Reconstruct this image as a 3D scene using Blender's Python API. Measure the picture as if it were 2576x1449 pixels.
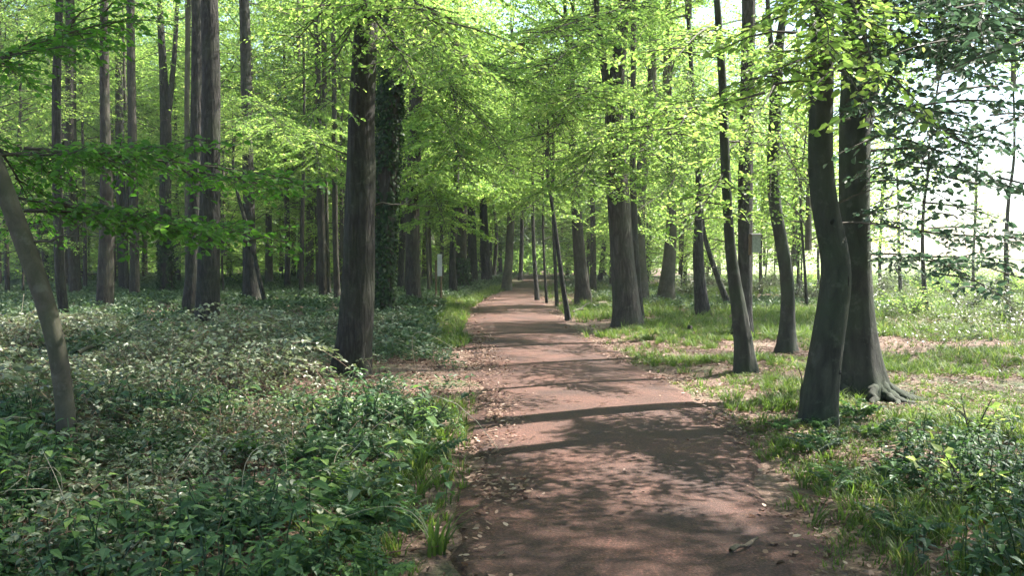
import bpy, math, random
import numpy as np
from mathutils import Vector, noise as mnoise
R = math.radians
PI = math.pi
for o in list(bpy.data.objects): bpy.data.objects.remove(o)
sc = bpy.context.scene
col = sc.collection

# ------------------------------------------------------------------ camera, world, sun, exposure
CAMZ = 1.55
FPX = 2146.0                 # focal length in units of a 2575 px wide picture
PITCH = math.atan(79.5/FPX)
cd = bpy.data.cameras.new('camera'); cam = bpy.data.objects.new('camera', cd); col.objects.link(cam)
cam.location = (0, 0, CAMZ); cam.rotation_euler = (PI/2-PITCH, 0, 0)
cd.sensor_width = 36; cd.lens = 30; cd.clip_start = .05; cd.clip_end = 3000
sc.camera = cam

SUN_EL = R(50); SUN_AZ = R(24)      # azimuth measured from +X towards +Y (sun to the right, a little ahead)
w = bpy.data.worlds.new('World'); sc.world = w; w.use_nodes = True
nt = w.node_tree; bg = nt.nodes['Background']
sky = nt.nodes.new('ShaderNodeTexSky'); sky.sky_type = 'NISHITA'; sky.sun_disc = False
sky.sun_elevation = SUN_EL; sky.sun_rotation = PI/2-SUN_AZ
sky.air_density = 1.0; sky.dust_density = 1.0; sky.ozone_density = 1.0
nt.links.new(sky.outputs[0], bg.inputs[0]); bg.inputs[1].default_value = .085
sd = bpy.data.lights.new('sun', 'SUN'); sun = bpy.data.objects.new('sun', sd); col.objects.link(sun)
sd.energy = 5.0; sd.angle = R(.55); sd.color = (1, .95, .86)
sv = Vector((math.cos(SUN_AZ)*math.cos(SUN_EL), math.sin(SUN_AZ)*math.cos(SUN_EL), math.sin(SUN_EL)))
sun.rotation_euler = sv.to_track_quat('Z', 'Y').to_euler()
sun.location = (30, 20, 40)
sc.view_settings.view_transform = 'Standard'; sc.view_settings.look = 'None'
sc.view_settings.exposure = 2.35; sc.view_settings.gamma = 1
sc.render.engine = 'CYCLES'
cy = sc.cycles
cy.use_denoising = True
cy.max_bounces = 7; cy.diffuse_bounces = 5; cy.glossy_bounces = 2; cy.transmission_bounces = 2; cy.transparent_max_bounces = 4
cy.use_adaptive_sampling = True; cy.adaptive_threshold = .02
cy.caustics_reflective = False; cy.caustics_refractive = False; cy.sample_clamp_indirect = 6

rng = np.random.default_rng(7)
rnd = random.Random(7)

# ------------------------------------------------------------------ ground height and pixel helpers
def vnoise(x, y, seed=0):
    """smooth value noise, vectorised"""
    x = np.asarray(x, float); y = np.asarray(y, float)
    xi = np.floor(x).astype(np.int64); yi = np.floor(y).astype(np.int64)
    fx = x-xi; fy = y-yi; fx = fx*fx*(3-2*fx); fy = fy*fy*(3-2*fy)
    def h(a, b):
        n = (a*374761393+b*668265263+seed*974711) & 0x7fffffff
        n = ((n ^ (n >> 13))*1274126177) & 0x7fffffff
        return ((n ^ (n >> 16)) & 0xffff)/65535.0
    return (h(xi, yi)*(1-fx)+h(xi+1, yi)*fx)*(1-fy)+(h(xi, yi+1)*(1-fx)+h(xi+1, yi+1)*fx)*fy
def fbm(x, y, seed=0, o=3):
    s = 0; a = 1; t = 0
    for i in range(o):
        s = s+a*vnoise(np.asarray(x)*2**i, np.asarray(y)*2**i, seed+i*17); t += a; a *= .5
    return s/t
def ray(px, py):
    u = (px-1287.5)/FPX; v = (724.5-py)/FPX
    return (u, math.cos(PITCH)+v*math.sin(PITCH), -math.sin(PITCH)+v*math.cos(PITCH))
def at_ground(px, py):
    d = ray(px, py); t = -CAMZ/d[2]; return (d[0]*t, d[1]*t)
def at_depth(px, py, Y):
    d = ray(px, py); t = Y/d[1]; return (d[0]*t, Y, CAMZ+d[2]*t)
def mpp(Y): return Y/FPX
# path edges traced on the ground (left, right)
PE = [((1090,1620),(2230,1620)),((1150,1449),(2060,1449)),((1190,1340),(1985,1340)),((1215,1200),(1915,1200)),((1225,1100),(1850,1090)),
      ((1225,1020),(1770,1020)),((1215,950),(1650,950)),((1200,900),(1545,900)),((1188,855),(1465,855)),((1180,815),(1420,815)),
      ((1190,780),(1385,780)),((1220,757),(1362,757)),((1258,738),(1350,738)),((1290,725),(1348,725)),((1305,713),(1345,713)),((1318,703),(1350,703)),((1330,694),(1356,694))]
PL = np.array([at_ground(*a) for a, b in PE]); PR = np.array([at_ground(*b) for a, b in PE])
PYl, PXl = PL[:, 1], PL[:, 0]; PYr, PXr = PR[:, 1], PR[:, 0]
def path_l(y): return np.interp(y, PYl, PXl)
def path_r(y): return np.interp(y, PYr, PXr)
def gz(x, y):
    x = np.asarray(x, float); y = np.asarray(y, float)
    l = path_l(y); r = path_r(y)
    d = np.maximum(np.maximum(l-x, x-r), 0)
    k = np.clip(d/1.2, 0, 1)
    h = (fbm(x*.35, y*.35, 5)-.5)*.26+(fbm(x*1.7, y*1.7, 9)-.5)*.10
    far = np.clip((np.hypot(x, y)-20)/40, 0, 1)
    return h*k*(1-.5*far)+.02*k
def gz1(x, y): return float(gz(np.array([x]), np.array([y]))[0])

# ------------------------------------------------------------------ mesh building
class MB:
    def __init__(s): s.v = []; s.f = []; s.m = []; s.t = []; s.n = 0
    def add(s, V, F, mat=0, tint=.5):
        V = np.asarray(V, np.float32).reshape(-1, 3); F = np.asarray(F, np.int64).reshape(-1, 4)
        s.v.append(V); s.f.append(F+s.n); s.m.append(np.full(len(F), mat, np.int32))
        s.t.append(np.broadcast_to(np.asarray(tint, np.float32), (len(V),)).copy()); s.n += len(V)
    def mesh(s, name, mats, smooth=True):
        V = np.concatenate(s.v); F = np.concatenate(s.f); M = np.concatenate(s.m); T = np.concatenate(s.t)
        me = bpy.data.meshes.new(name)
        me.vertices.add(len(V)); me.vertices.foreach_set('co', V.ravel())
        me.loops.add(len(F)*4); me.loops.foreach_set('vertex_index', F.ravel().astype(np.int32))
        me.polygons.add(len(F)); me.polygons.foreach_set('loop_start', np.arange(0, len(F)*4, 4, dtype=np.int32))
        me.polygons.foreach_set('loop_total', np.full(len(F), 4, np.int32))
        me.polygons.foreach_set('material_index', M)
        me.polygons.foreach_set('use_smooth', np.full(len(F), smooth, bool))
        at = me.attributes.new('tint', 'FLOAT', 'POINT'); at.data.foreach_set('value', T)
        for m in mats: me.materials.append(m)
        me.update(calc_edges=True)
        return me
    def build(s, name, mats, parent=None, smooth=True):
        return link(name, s.mesh(name, mats if isinstance(mats, (list, tuple)) else [mats], smooth), parent)
def link(name, me, parent=None):
    o = bpy.data.objects.new(name, me); col.objects.link(o)
    if parent: o.parent = parent
    return o
def tag(o, label=None, cat=None, group=None, kind=None):
    if label: o['label'] = label
    if cat: o['category'] = cat
    if group: o['group'] = group
    if kind: o['kind'] = kind
    return o
def empty(name, loc=(0, 0, 0)):
    o = bpy.data.objects.new(name, None); o.location = loc; o.empty_display_size = .2; col.objects.link(o); return o
def unit(a): return a/np.maximum(np.linalg.norm(a, axis=-1, keepdims=True), 1e-9)

def leaves(mb, P, D, N, L, W, tint, mat=0, simple=False, fold=.18, droop=.1, fine=False):
    """P base, D direction, N normal (n,3); L, W (n,)"""
    n = len(P)
    if n == 0: return
    D = unit(D); S = unit(np.cross(N, D)); N = np.cross(D, S)
    L = np.broadcast_to(L, (n,))[:, None]; W = np.broadcast_to(W, (n,))[:, None]
    if simple:
        pts = [P, P+D*L*.48+S*W*.5+N*W*fold*.6, P+D*L, P+D*L*.48-S*W*.5+N*W*fold*.6]
        V = np.stack(pts, 1).reshape(-1, 3)
        F = (np.arange(n)*4)[:, None]+np.array([[0, 3, 2, 1]])
        mb.add(V, F, mat, np.repeat(np.broadcast_to(tint, (n,)), 4))
    elif fine:
        vs = []
        for u_, w_ in ((.0, .05), (.28, .5), (.64, .38), (1., .02)):
            c_ = P+D*L*u_-N*L*droop*u_*u_
            e_ = N*W*fold*(w_*2)*.8
            vs += [c_-S*W*w_+e_, c_, c_+S*W*w_+e_]
        V = np.stack(vs, 1).reshape(-1, 3); b = (np.arange(n)*12)[:, None]
        F = np.concatenate([b+np.array([[q, q+1, q+4, q+3]]) for q in (0, 1, 3, 4, 6, 7)])
        mb.add(V, F, mat, np.repeat(np.broadcast_to(tint, (n,)), 12))
    else:
        pts = [P, P+D*L*.27+S*W*.42+N*W*fold, P+D*L*.66+S*W*.40+N*(W*fold-L*droop*.4), P+D*L-N*L*droop,
               P+D*L*.66-S*W*.40+N*(W*fold-L*droop*.4), P+D*L*.27-S*W*.42+N*W*fold]
        V = np.stack(pts, 1).reshape(-1, 3)
        b = (np.arange(n)*6)[:, None]
        F = np.concatenate([b+np.array([[0, 3, 2, 1]]), b+np.array([[0, 5, 4, 3]])])
        mb.add(V, F, mat, np.repeat(np.broadcast_to(tint, (n,)), 6))

def tube(mb, P, rad, sides=8, mat=0, tint=.5, wob=0, seed=0, cap=True):
    P = np.asarray(P, float); n = len(P); rad = np.broadcast_to(rad, (n,))
    T = np.gradient(P, axis=0); T = unit(T)
    ref = np.tile(np.array([[1., 0, 0]]), (n, 1)); ref[np.abs(T[:, 0]) > .9] = (0, 1, 0)
    if n and (np.abs(T[:, 0]) > .9).any() and not (np.abs(T[:, 0]) > .9).all(): ref[:] = (0.1, .2, 1)
    A = unit(np.cross(T, ref)); B = np.cross(T, A)
    th = np.arange(sides)*2*PI/sides
    r = rad[:, None]*np.ones((1, sides))
    if wob: r = r*(1+wob*(vnoise(th[None, :]*2+P[:, 2:3]*0, P[:, 2:3]*3+np.arange(n)[:, None]*.35, seed)-.5))
    V = P[:, None, :]+A[:, None, :]*(np.cos(th)[None, :, None]*r[..., None])+B[:, None, :]*(np.sin(th)[None, :, None]*r[..., None])
    i = np.arange(n-1)[:, None]*sides; j = np.arange(sides)[None, :]; k = (j+1) % sides
    F = np.stack([i+j, i+k, i+sides+k, i+sides+j], -1).reshape(-1, 4)
    V = V.reshape(-1, 3)
    if cap and sides >= 4 and sides % 2 == 0:
        e = (n-1)*sides; capf = [[e, e+q, e+q+1, e+q+2] for q in range(1, sides-2, 2)]
        F = np.concatenate([F, np.array(capf)])
    mb.add(V, F, mat, tint)

# ------------------------------------------------------------------ materials
def newmat(name):
    m = bpy.data.materials.new(name); m.use_nodes = True; n = m.node_tree.nodes; n.clear(); return m, n, m.node_tree.links
def ramp(n, stops):
    r = n.new('ShaderNodeValToRGB'); e = r.color_ramp.elements
    e[0].position = stops[0][0]; e[0].color = (*stops[0][1], 1)
    e[1].position = stops[-1][0]; e[1].color = (*stops[-1][1], 1)
    for p, c in stops[1:-1]:
        q = e.new(p); q.color = (*c, 1)
    return r
def leafmat(name, stops, trans=.45, gain=(1.5, 1.7, .9), rough=.5, spec=.3):
    m, n, l = newmat(name)
    at = n.new('ShaderNodeAttribute'); at.attribute_name = 'tint'
    r = ramp(n, stops); l.new(at.outputs['Fac'], r.inputs[0])
    p = n.new('ShaderNodeBsdfPrincipled'); p.inputs['Roughness'].default_value = rough; p.inputs['Specular IOR Level'].default_value = spec
    l.new(r.outputs[0], p.inputs['Base Color'])
    if trans > 0:
        t = n.new('ShaderNodeBsdfTranslucent')
        mx = n.new('ShaderNodeMix'); mx.data_type = 'RGBA'; mx.blend_type = 'MULTIPLY'; mx.inputs[0].default_value = 1
        l.new(r.outputs[0], mx.inputs[6]); mx.inputs[7].default_value = (*gain, 1); l.new(mx.outputs[2], t.inputs[0])
        ms = n.new('ShaderNodeMixShader'); ms.inputs[0].default_value = trans
        l.new(p.outputs[0], ms.inputs[1]); l.new(t.outputs[0], ms.inputs[2]); out = ms
    else: out = p
    o = n.new('ShaderNodeOutputMaterial'); l.new(out.outputs[0], o.inputs[0])
    return m
def barkmat(name, a, b, green=(.05, .075, .03), gamt=.35, sx=26, sz=3.2, bump=.6, dist=.03, pale=.25):
    m, n, l = newmat(name)
    tc = n.new('ShaderNodeTexCoord'); mp = n.new('ShaderNodeMapping'); mp.inputs['Scale'].default_value = (sx, sx, sz)
    l.new(tc.outputs['Object'], mp.inputs[0])
    n1 = n.new('ShaderNodeTexNoise'); n1.inputs['Scale'].default_value = 1; n1.inputs['Detail'].default_value = 7; n1.inputs['Roughness'].default_value = .72; n1.inputs['Distortion'].default_value = .6
    l.new(mp.outputs[0], n1.inputs[0])
    vo = n.new('ShaderNodeTexVoronoi'); vo.feature = 'DISTANCE_TO_EDGE'; vo.inputs['Scale'].default_value = .55; l.new(mp.outputs[0], vo.inputs['Vector'])
    vr = ramp(n, [(0, (.5, .5, .5)), (.25, (1, 1, 1))]); l.new(vo.outputs[0], vr.inputs[0])
    r = ramp(n, [(.32, a), (.68, b)]); l.new(n1.outputs[0], r.inputs[0])
    mu = n.new('ShaderNodeMix'); mu.data_type = 'RGBA'; mu.blend_type = 'MULTIPLY'; mu.inputs[0].default_value = min(1, bump); l.new(r.outputs[0], mu.inputs[6]); l.new(vr.outputs[0], mu.inputs[7])
    n2 = n.new('ShaderNodeTexNoise'); n2.inputs['Scale'].default_value = 2.2; n2.inputs['Detail'].default_value = 6; l.new(tc.outputs['Object'], n2.inputs[0])
    r2 = ramp(n, [(.42, (0, 0, 0)), (.66, (gamt, gamt, gamt))]); l.new(n2.outputs[0], r2.inputs[0])
    mx = n.new('ShaderNodeMix'); mx.data_type = 'RGBA'; l.new(r2.outputs[0], mx.inputs[0]); l.new(mu.outputs[2], mx.inputs[6]); mx.inputs[7].default_value = (*green, 1)
    n3 = n.new('ShaderNodeTexNoise'); n3.inputs['Scale'].default_value = 9; n3.inputs['Detail'].default_value = 7; n3.inputs['Roughness'].default_value = .7; l.new(tc.outputs['Object'], n3.inputs[0])
    r3 = ramp(n, [(.56, (0, 0, 0)), (.66, (pale, pale, pale))]); l.new(n3.outputs[0], r3.inputs[0])
    m3 = n.new('ShaderNodeMix'); m3.data_type = 'RGBA'; l.new(r3.outputs[0], m3.inputs[0]); l.new(mx.outputs[2], m3.inputs[6]); m3.inputs[7].default_value = (.17, .17, .145, 1)
    p = n.new('ShaderNodeBsdfPrincipled'); p.inputs['Roughness'].default_value = .85; p.inputs['Specular IOR Level'].default_value = .25
    l.new(m3.outputs[2], p.inputs['Base Color'])
    ad = n.new('ShaderNodeMath'); ad.operation = 'MULTIPLY'; l.new(n1.outputs[0], ad.inputs[0]); l.new(vr.outputs[0], ad.inputs[1])
    bp = n.new('ShaderNodeBump'); bp.inputs['Strength'].default_value = bump; bp.inputs['Distance'].default_value = dist
    l.new(ad.outputs[0], bp.inputs['Height']); l.new(bp.outputs[0], p.inputs['Normal'])
    o = n.new('ShaderNodeOutputMaterial'); l.new(p.outputs[0], o.inputs[0])
    return m
def plain(name, c, rough=.8, var=.3, scale=20, bump=.2):
    m, n, l = newmat(name)
    tc = n.new('ShaderNodeTexCoord'); n1 = n.new('ShaderNodeTexNoise'); n1.inputs['Scale'].default_value = scale; n1.inputs['Detail'].default_value = 5
    l.new(tc.outputs['Object'], n1.inputs[0])
    r = ramp(n, [(.3, tuple(v*(1-var) for v in c)), (.7, tuple(min(1, v*(1+var)) for v in c))]); l.new(n1.outputs[0], r.inputs[0])
    p = n.new('ShaderNodeBsdfPrincipled'); p.inputs['Roughness'].default_value = rough; l.new(r.outputs[0], p.inputs['Base Color'])
    bp = n.new('ShaderNodeBump'); bp.inputs['Strength'].default_value = bump; bp.inputs['Distance'].default_value = .01
    l.new(n1.outputs[0], bp.inputs['Height']); l.new(bp.outputs[0], p.inputs['Normal'])
    o = n.new('ShaderNodeOutputMaterial'); l.new(p.outputs[0], o.inputs[0]); return m

M = {}
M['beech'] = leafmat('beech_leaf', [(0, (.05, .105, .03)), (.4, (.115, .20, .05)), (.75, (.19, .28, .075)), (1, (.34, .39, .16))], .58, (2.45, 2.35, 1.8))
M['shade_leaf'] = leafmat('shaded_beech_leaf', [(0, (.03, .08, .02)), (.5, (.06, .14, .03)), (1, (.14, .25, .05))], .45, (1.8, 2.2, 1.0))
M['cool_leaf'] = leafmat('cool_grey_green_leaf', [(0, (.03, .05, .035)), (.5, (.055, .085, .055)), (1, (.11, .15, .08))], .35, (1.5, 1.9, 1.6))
M['nettle'] = leafmat('nettle_leaf', [(0, (.03, .055, .035)), (.5, (.055, .11, .055)), (.85, (.10, .18, .065)), (1, (.19, .28, .08))], .4, (1.3, 1.5, .8), .5, .35)
M['bramble'] = leafmat('bramble_leaf', [(0, (.12, .075, .045)), (.25, (.085, .09, .045)), (.55, (.125, .15, .085)), (.85, (.25, .27, .18)), (1, (.42, .43, .32))], .3, (1.2, 1.4, .8), .38, .7)
M['mercury'] = leafmat('mercury_leaf', [(0, (.04, .07, .04)), (.5, (.07, .115, .06)), (1, (.13, .18, .09))], .3, (1.2, 1.4, .8), .45, .45)
M['grass'] = leafmat('grass_blade', [(0, (.06, .09, .03)), (.5, (.10, .155, .04)), (.85, (.16, .21, .06)), (1, (.30, .27, .14))], .45, (1.3, 1.5, .7), .5, .3)
M['ivy'] = leafmat('ivy_leaf', [(0, (.015, .032, .013)), (.7, (.028, .06, .02)), (1, (.06, .10, .03))], .2, (1.2, 1.5, .7), .55, .2)
M['dead'] = leafmat('dead_leaf', [(0, (.06, .035, .025)), (.4, (.15, .085, .06)), (.75, (.28, .18, .135)), (1, (.42, .32, .26))], .15, (1.2, 1, .8), .6, .3)
M['twig'] = plain('twig_bark', (.06, .05, .038), .85)
M['cane'] = plain('bramble_cane', (.16, .10, .07), .7)
M['bark_dark'] = barkmat('rough_dark_bark', (.012, .010, .009), (.068, .061, .056), gamt=.25, sx=24, sz=4.5, bump=1, dist=.05, pale=.2)
M['bark_grey'] = barkmat('smooth_grey_bark', (.05, .044, .034), (.115, .10, .08), (.06, .075, .035), .5, 8, 5, .5, .02, .3)
M['bark_green'] = barkmat('greenish_bark', (.022, .023, .02), (.065, .064, .052), (.036, .052, .028), .7, 11, 3.2, .7, .035, .22)
M['bark_brown'] = barkmat('brown_bark', (.022, .017, .013), (.085, .073, .060), (.05, .06, .035), .5, 20, 4, .9, .04, .2)
M['bark_root'] = barkmat('mossy_root_bark', (.02, .019, .016), (.065, .06, .045), (.04, .06, .02), .85, 12, 12, .8, .03, .2)

def groundmat():
    m, n, l = newmat('forest_floor')
    tc = n.new('ShaderNodeTexCoord')
    a = n.new('ShaderNodeTexNoise'); a.inputs['Scale'].default_value = .45; a.inputs['Detail'].default_value = 8; a.inputs['Roughness'].default_value = .6
    b = n.new('ShaderNodeTexNoise'); b.inputs['Scale'].default_value = 38; b.inputs['Detail'].default_value = 6; b.inputs['Roughness'].default_value = .7
    v = n.new('ShaderNodeTexVoronoi'); v.inputs['Scale'].default_value = 26
    for q in (a, b, v): l.new(tc.outputs['Object'], q.inputs['Vector'])
    litter = ramp(n, [(.3, (.055, .034, .025)), (.5, (.13, .08, .06)), (.68, (.25, .17, .13))]); l.new(b.outputs[0], litter.inputs[0])
    moss = ramp(n, [(.3, (.035, .05, .018)), (.7, (.085, .115, .04))]); l.new(b.outputs[0], moss.inputs[0])
    mk = ramp(n, [(.52, (0, 0, 0)), (.62, (1, 1, 1))]); l.new(a.outputs[0], mk.inputs[0])
    mx = n.new('ShaderNodeMix'); mx.data_type = 'RGBA'; l.new(mk.outputs[0], mx.inputs[0]); l.new(litter.outputs[0], mx.inputs[6]); l.new(moss.outputs[0], mx.inputs[7])
    # leaf shaped cells of dead leaves
    vr = n.new('ShaderNodeMix'); vr.data_type = 'RGBA'; vr.blend_type = 'MULTIPLY'; vr.inputs[0].default_value = .5
    l.new(mx.outputs[2], vr.inputs[6]); vc = ramp(n, [(0, (.45, .45, .45)), (1, (1.7, 1.6, 1.5))]); l.new(v.outputs['Color'], vc.inputs[0]); l.new(vc.outputs[0], vr.inputs[7])
    p = n.new('ShaderNodeBsdfPrincipled'); p.inputs['Roughness'].default_value = .9; l.new(vr.outputs[2], p.inputs['Base Color'])
    bp = n.new('ShaderNodeBump'); bp.inputs['Strength'].default_value = .8; bp.inputs['Distance'].default_value = .03
    l.new(b.outputs[0], bp.inputs['Height']); l.new(bp.outputs[0], p.inputs['Normal'])
    o = n.new('ShaderNodeOutputMaterial'); l.new(p.outputs[0], o.inputs[0]); return m
def pathmat():
    m, n, l = newmat('red_gravel_path')
    tc = n.new('ShaderNodeTexCoord')
    a = n.new('ShaderNodeTexNoise'); a.inputs['Scale'].default_value = 1.3; a.inputs['Detail'].default_value = 5
    b = n.new('ShaderNodeTexNoise'); b.inputs['Scale'].default_value = 60; b.inputs['Detail'].default_value = 6; b.inputs['Roughness'].default_value = .75
    v = n.new('ShaderNodeTexVoronoi'); v.inputs['Scale'].default_value = 85
    for q in (a, b, v): l.new(tc.outputs['Object'], q.inputs['Vector'])
    c1 = ramp(n, [(.3, (.022, .0085, .006)), (.5, (.068, .027, .018)), (.72, (.175, .085, .061))]); l.new(b.outputs[0], c1.inputs[0])
    c2 = ramp(n, [(.32, (.5, .47, .47)), (.5, (.95, .95, .95)), (.68, (1.4, 1.38, 1.4))]); l.new(a.outputs[0], c2.inputs[0])
    mx = n.new('ShaderNodeMix'); mx.data_type = 'RGBA'; mx.blend_type = 'MULTIPLY'; mx.inputs[0].default_value = 1; l.new(c1.outputs[0], mx.inputs[6]); l.new(c2.outputs[0], mx.inputs[7])
    c3 = ramp(n, [(0, (.55, .55, .55)), (.7, (1.05, 1.05, 1.05)), (1, (2.0, 1.8, 1.6))]); l.new(v.outputs['Color'], c3.inputs[0])
    m2 = n.new('ShaderNodeMix'); m2.data_type = 'RGBA'; m2.blend_type = 'MULTIPLY'; m2.inputs[0].default_value = .55; l.new(mx.outputs[2], m2.inputs[6]); l.new(c3.outputs[0], m2.inputs[7])
    p = n.new('ShaderNodeBsdfPrincipled'); p.inputs['Roughness'].default_value = .85; l.new(m2.outputs[2], p.inputs['Base Color'])
    bp = n.new('ShaderNodeBump'); bp.inputs['Strength'].default_value = .7; bp.inputs['Distance'].default_value = .015
    l.new(b.outputs[0], bp.inputs['Height']); l.new(bp.outputs[0], p.inputs['Normal'])
    o = n.new('ShaderNodeOutputMaterial'); l.new(p.outputs[0], o.inputs[0]); return m
M['ground'] = groundmat(); M['path'] = pathmat()
M['field'] = plain('meadow_grass', (.22, .27, .09), .9, .25, 1.5, .5)
M['track'] = plain('pale_dry_track_and_sun', (.34, .27, .21), .9, .3, 6, .4)  # side track colour, also paints the sunlight on the far clearing

# ------------------------------------------------------------------ ground, path, field
def axis(lo, hi, flo, fhi, step, g=1.12):
    c = list(np.arange(flo, fhi, step)); s = step
    while c[-1] < hi: s *= g; c.append(c[-1]+s)
    s = step
    while c[0] > lo: s *= g; c.insert(0, c[0]-s)
    return np.array(c)
xs = axis(-900, 900, -9, 9, .13); ys = axis(-60, 1400, 2.5, 20, .13, 1.08)
X, Y = np.meshgrid(xs, ys); Z = gz(X, Y)
def gridmesh(X, Y, Z):
    r, c = X.shape; V = np.stack([X, Y, Z], -1).reshape(-1, 3)
    i = np.arange(r-1)[:, None]*c; j = np.arange(c-1)[None, :]
    return V, np.stack([i+j, i+j+1, i+c+j+1, i+c+j], -1).reshape(-1, 4)
mb = MB(); mb.add(*gridmesh(X, Y, Z)); tag(mb.build('ground', M['ground']), kind='structure')
# path sheet: crowned in the middle, ragged edges that dip under the litter
py_ = axis(2.6, 66, 3, 20, .12, 1.03); py_ = py_[(py_ > 2.5) & (py_ < PL[:, 1].max())]
u = np.linspace(-.06, 1.06, 26)
Yp = np.repeat(py_[:, None], 26, 1); l_ = path_l(py_)[:, None]; r_ = path_r(py_)[:, None]
ragl = (fbm(py_*1.1, py_*0+3, 31)-.5)*.5; ragr = (fbm(py_*1.1, py_*0+9, 37)-.5)*.5
Xp = (l_+ragl[:, None])*(1-u)+(r_+ragr[:, None])*u
e = np.clip(1-np.abs(u-.5)*2/1.12, 0, 1)
Zp = gz(Xp, Yp)*0+np.maximum(gz(Xp, Yp), 0)*(np.abs(u-.5) < .5)+.012+.03*np.sqrt(e)[None, :]-.035*(e < .02)
mb = MB(); mb.add(*gridmesh(Xp, Yp, Zp)); tag(mb.build('path', M['path']), kind='structure')
def strip(name, pts, mat, dz=.02):
    mb = MB(); P = np.array([at_ground(*p) for p, q in pts]); Q = np.array([at_ground(*q) for p, q in pts])
    t = np.linspace(0, len(P)-1, 40); ii = np.arange(len(P))
    A = np.stack([np.interp(t, ii, P[:, 0]), np.interp(t, ii, P[:, 1])], 1); B = np.stack([np.interp(t, ii, Q[:, 0]), np.interp(t, ii, Q[:, 1])], 1)
    uu = np.linspace(0, 1, 10)[None, :, None]; G = A[:, None]*(1-uu)+B[:, None]*uu
    mb.add(*gridmesh(G[..., 0], G[..., 1], gz(G[..., 0], G[..., 1])+dz)); return tag(mb.build(name, mat), kind='structure')
strip('side_track', [((1505,800),(1545,800)),((1495,765),(1560,765)),((1492,740),(1545,740)),((1500,720),(1535,720)),((1505,704),(1528,704))], M['track'])
strip('painted_sun_strip', [((640,738),(640,731)),((700,739),(700,730)),((790,739),(790,730)),((850,738),(850,731))], M['track'], .03)  # pale strip paints the sunlit floor of the far left clearing
# sunlit meadow beyond the wood edge on the right
def edge_x(y): return 11.0+.06*y+1.2*np.sin(y*.21)
fy = axis(-50, 1300, 0, 60, 1.0, 1.1); fu = np.concatenate([np.linspace(0, 6, 8), np.geomspace(8, 850, 24)])
Xf = edge_x(fy)[:, None]+fu[None, :]; Yf = np.repeat(fy[:, None], len(fu), 1)
mb = MB(); mb.add(*gridmesh(Xf, Yf, gz(Xf, Yf)+.03)); tag(mb.build('meadow', M['field']), kind='structure')

# ------------------------------------------------------------------ foliage sprays
def spray(mb, A, B, half, ll=.07, step=.16, lstep=.045, droop=.15, tint0=.5, simple=True, r0=.012, fill=1.0, rg=rng, tilt=.25, wood=True, vert=.15, sidewood=True):
    """a flat beech bough from A to B with side twigs up to `half` long, leaves set along them"""
    A = np.array(A, float); B = np.array(B, float); Lb = np.linalg.norm(B-A)
    n = max(4, int(Lb/step)); t = np.linspace(0, 1, n)
    D = (B-A)/max(Lb, 1e-6)
    side = unit(np.cross(D, np.array([0, 0, 1.]))[None])[0]
    wv = rg.normal(0, .05, 2)*Lb
    P = A+(B-A)*t[:, None]+side*(np.sin(t*PI*1.5)*wv[0])[:, None]
    P[:, 2] += -droop*Lb*t**2+np.sin(t*PI)*wv[1]*.5+droop*Lb*t*.5
    if wood: tube(mb, P, r0*(1-t*.85)+.002, 4, 1, .5, cap=False)
    T = unit(np.gradient(P, axis=0))
    for i in range(1, n):
        for s in (-1, 1):
            if rg.random() > fill: continue
            ti = t[i]
            ln = half*(math.sin(PI*min(1, .18+.82*ti))**.6)*(.55+.6*rg.random())
            if i == n-1: ln = half*.5
            d = T[i]*(.75+.3*rg.random())+side*s*(.55+.5*rg.random())+np.array([0, 0, rg.normal(0, vert)-.08])
            d = d/np.linalg.norm(d)
            m = max(2, int(ln/lstep)); q = (np.arange(m)+.5)/m
            C = P[i]+d*(q*ln)[:, None]; C[:, 2] -= .18*ln*q**2
            if wood and sidewood:
                tube(mb, np.stack([P[i], C[m//2], C[-1]]), [r0*.45*(1-ti*.5), r0*.3, .0015], 3, 1, .5, cap=False)
            sd_ = np.where(np.arange(m) % 2 == 0, 1., -1.)
            w2 = np.cross(d, np.array([0, 0, 1.])); w2 = w2/max(np.linalg.norm(w2), 1e-6)
            LD = d[None]*.65+w2[None]*sd_[:, None]*.75+rg.normal(0, .22, (m, 3)); LD[:, 2] -= .12
            N = np.tile([[0, 0, 1.]], (m, 1))+rg.normal(0, tilt, (m, 3))
            L = ll*(.5+.85*rg.random(m)); tn = np.clip(tint0+rg.normal(0, .12)+rg.normal(0, .13, m), 0, 1)
            leaves(mb, C, LD, N, L, L*.68, tn, 0, simple)

def crown_mesh(name, H, Rr, nb, ll, seed, prof='round', z0=0, fill=1., lstep=.07, tstep=.26, asc=.25, tint=.5, mat='beech', spine=True, simple=True):
    rg = np.random.default_rng(seed); mb = MB()
    hs = (np.arange(nb)+rg.random(nb))/nb
    clump = rg.random(8)*2*PI
    for i, h in enumerate(hs):
        if prof == 'round': k = math.sin(PI*min(1, .16+.80*h))**.7
        elif prof == 'low': k = (1-h)**.45*(.6+.4*rg.random())
        else: k = .35+.65*math.sin(PI*(.1+.85*h))
        a = i*2.4+rg.normal(0, .5)
        L = Rr*k*(.65+.5*rg.random())
        z = z0+H*h; rise = rg.uniform(-.25, .6)
        A = np.array([0, 0, z]); up = asc*.6+.4*h*rg.random()
        B = np.array([math.cos(a)*L, math.sin(a)*L, z+L*(up+rise)])
        spray(mb, A+(B-A)*.06, B, .34*L+.45, ll, tstep, lstep, .12, tint+.1*(h-.5), simple, .014+.004*L, fill, rg, 1.1, vert=.45, sidewood=False)
    if spine:
        t = np.linspace(0, 1, 8); tube(mb, np.stack([rg.normal(0, .06, 8)*t, rg.normal(0, .06, 8)*t, z0+t*H], 1), .085*(1-t)+.01, 6, 1)
    return mb.mesh(name, [M[mat], M['twig']], False)

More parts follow.
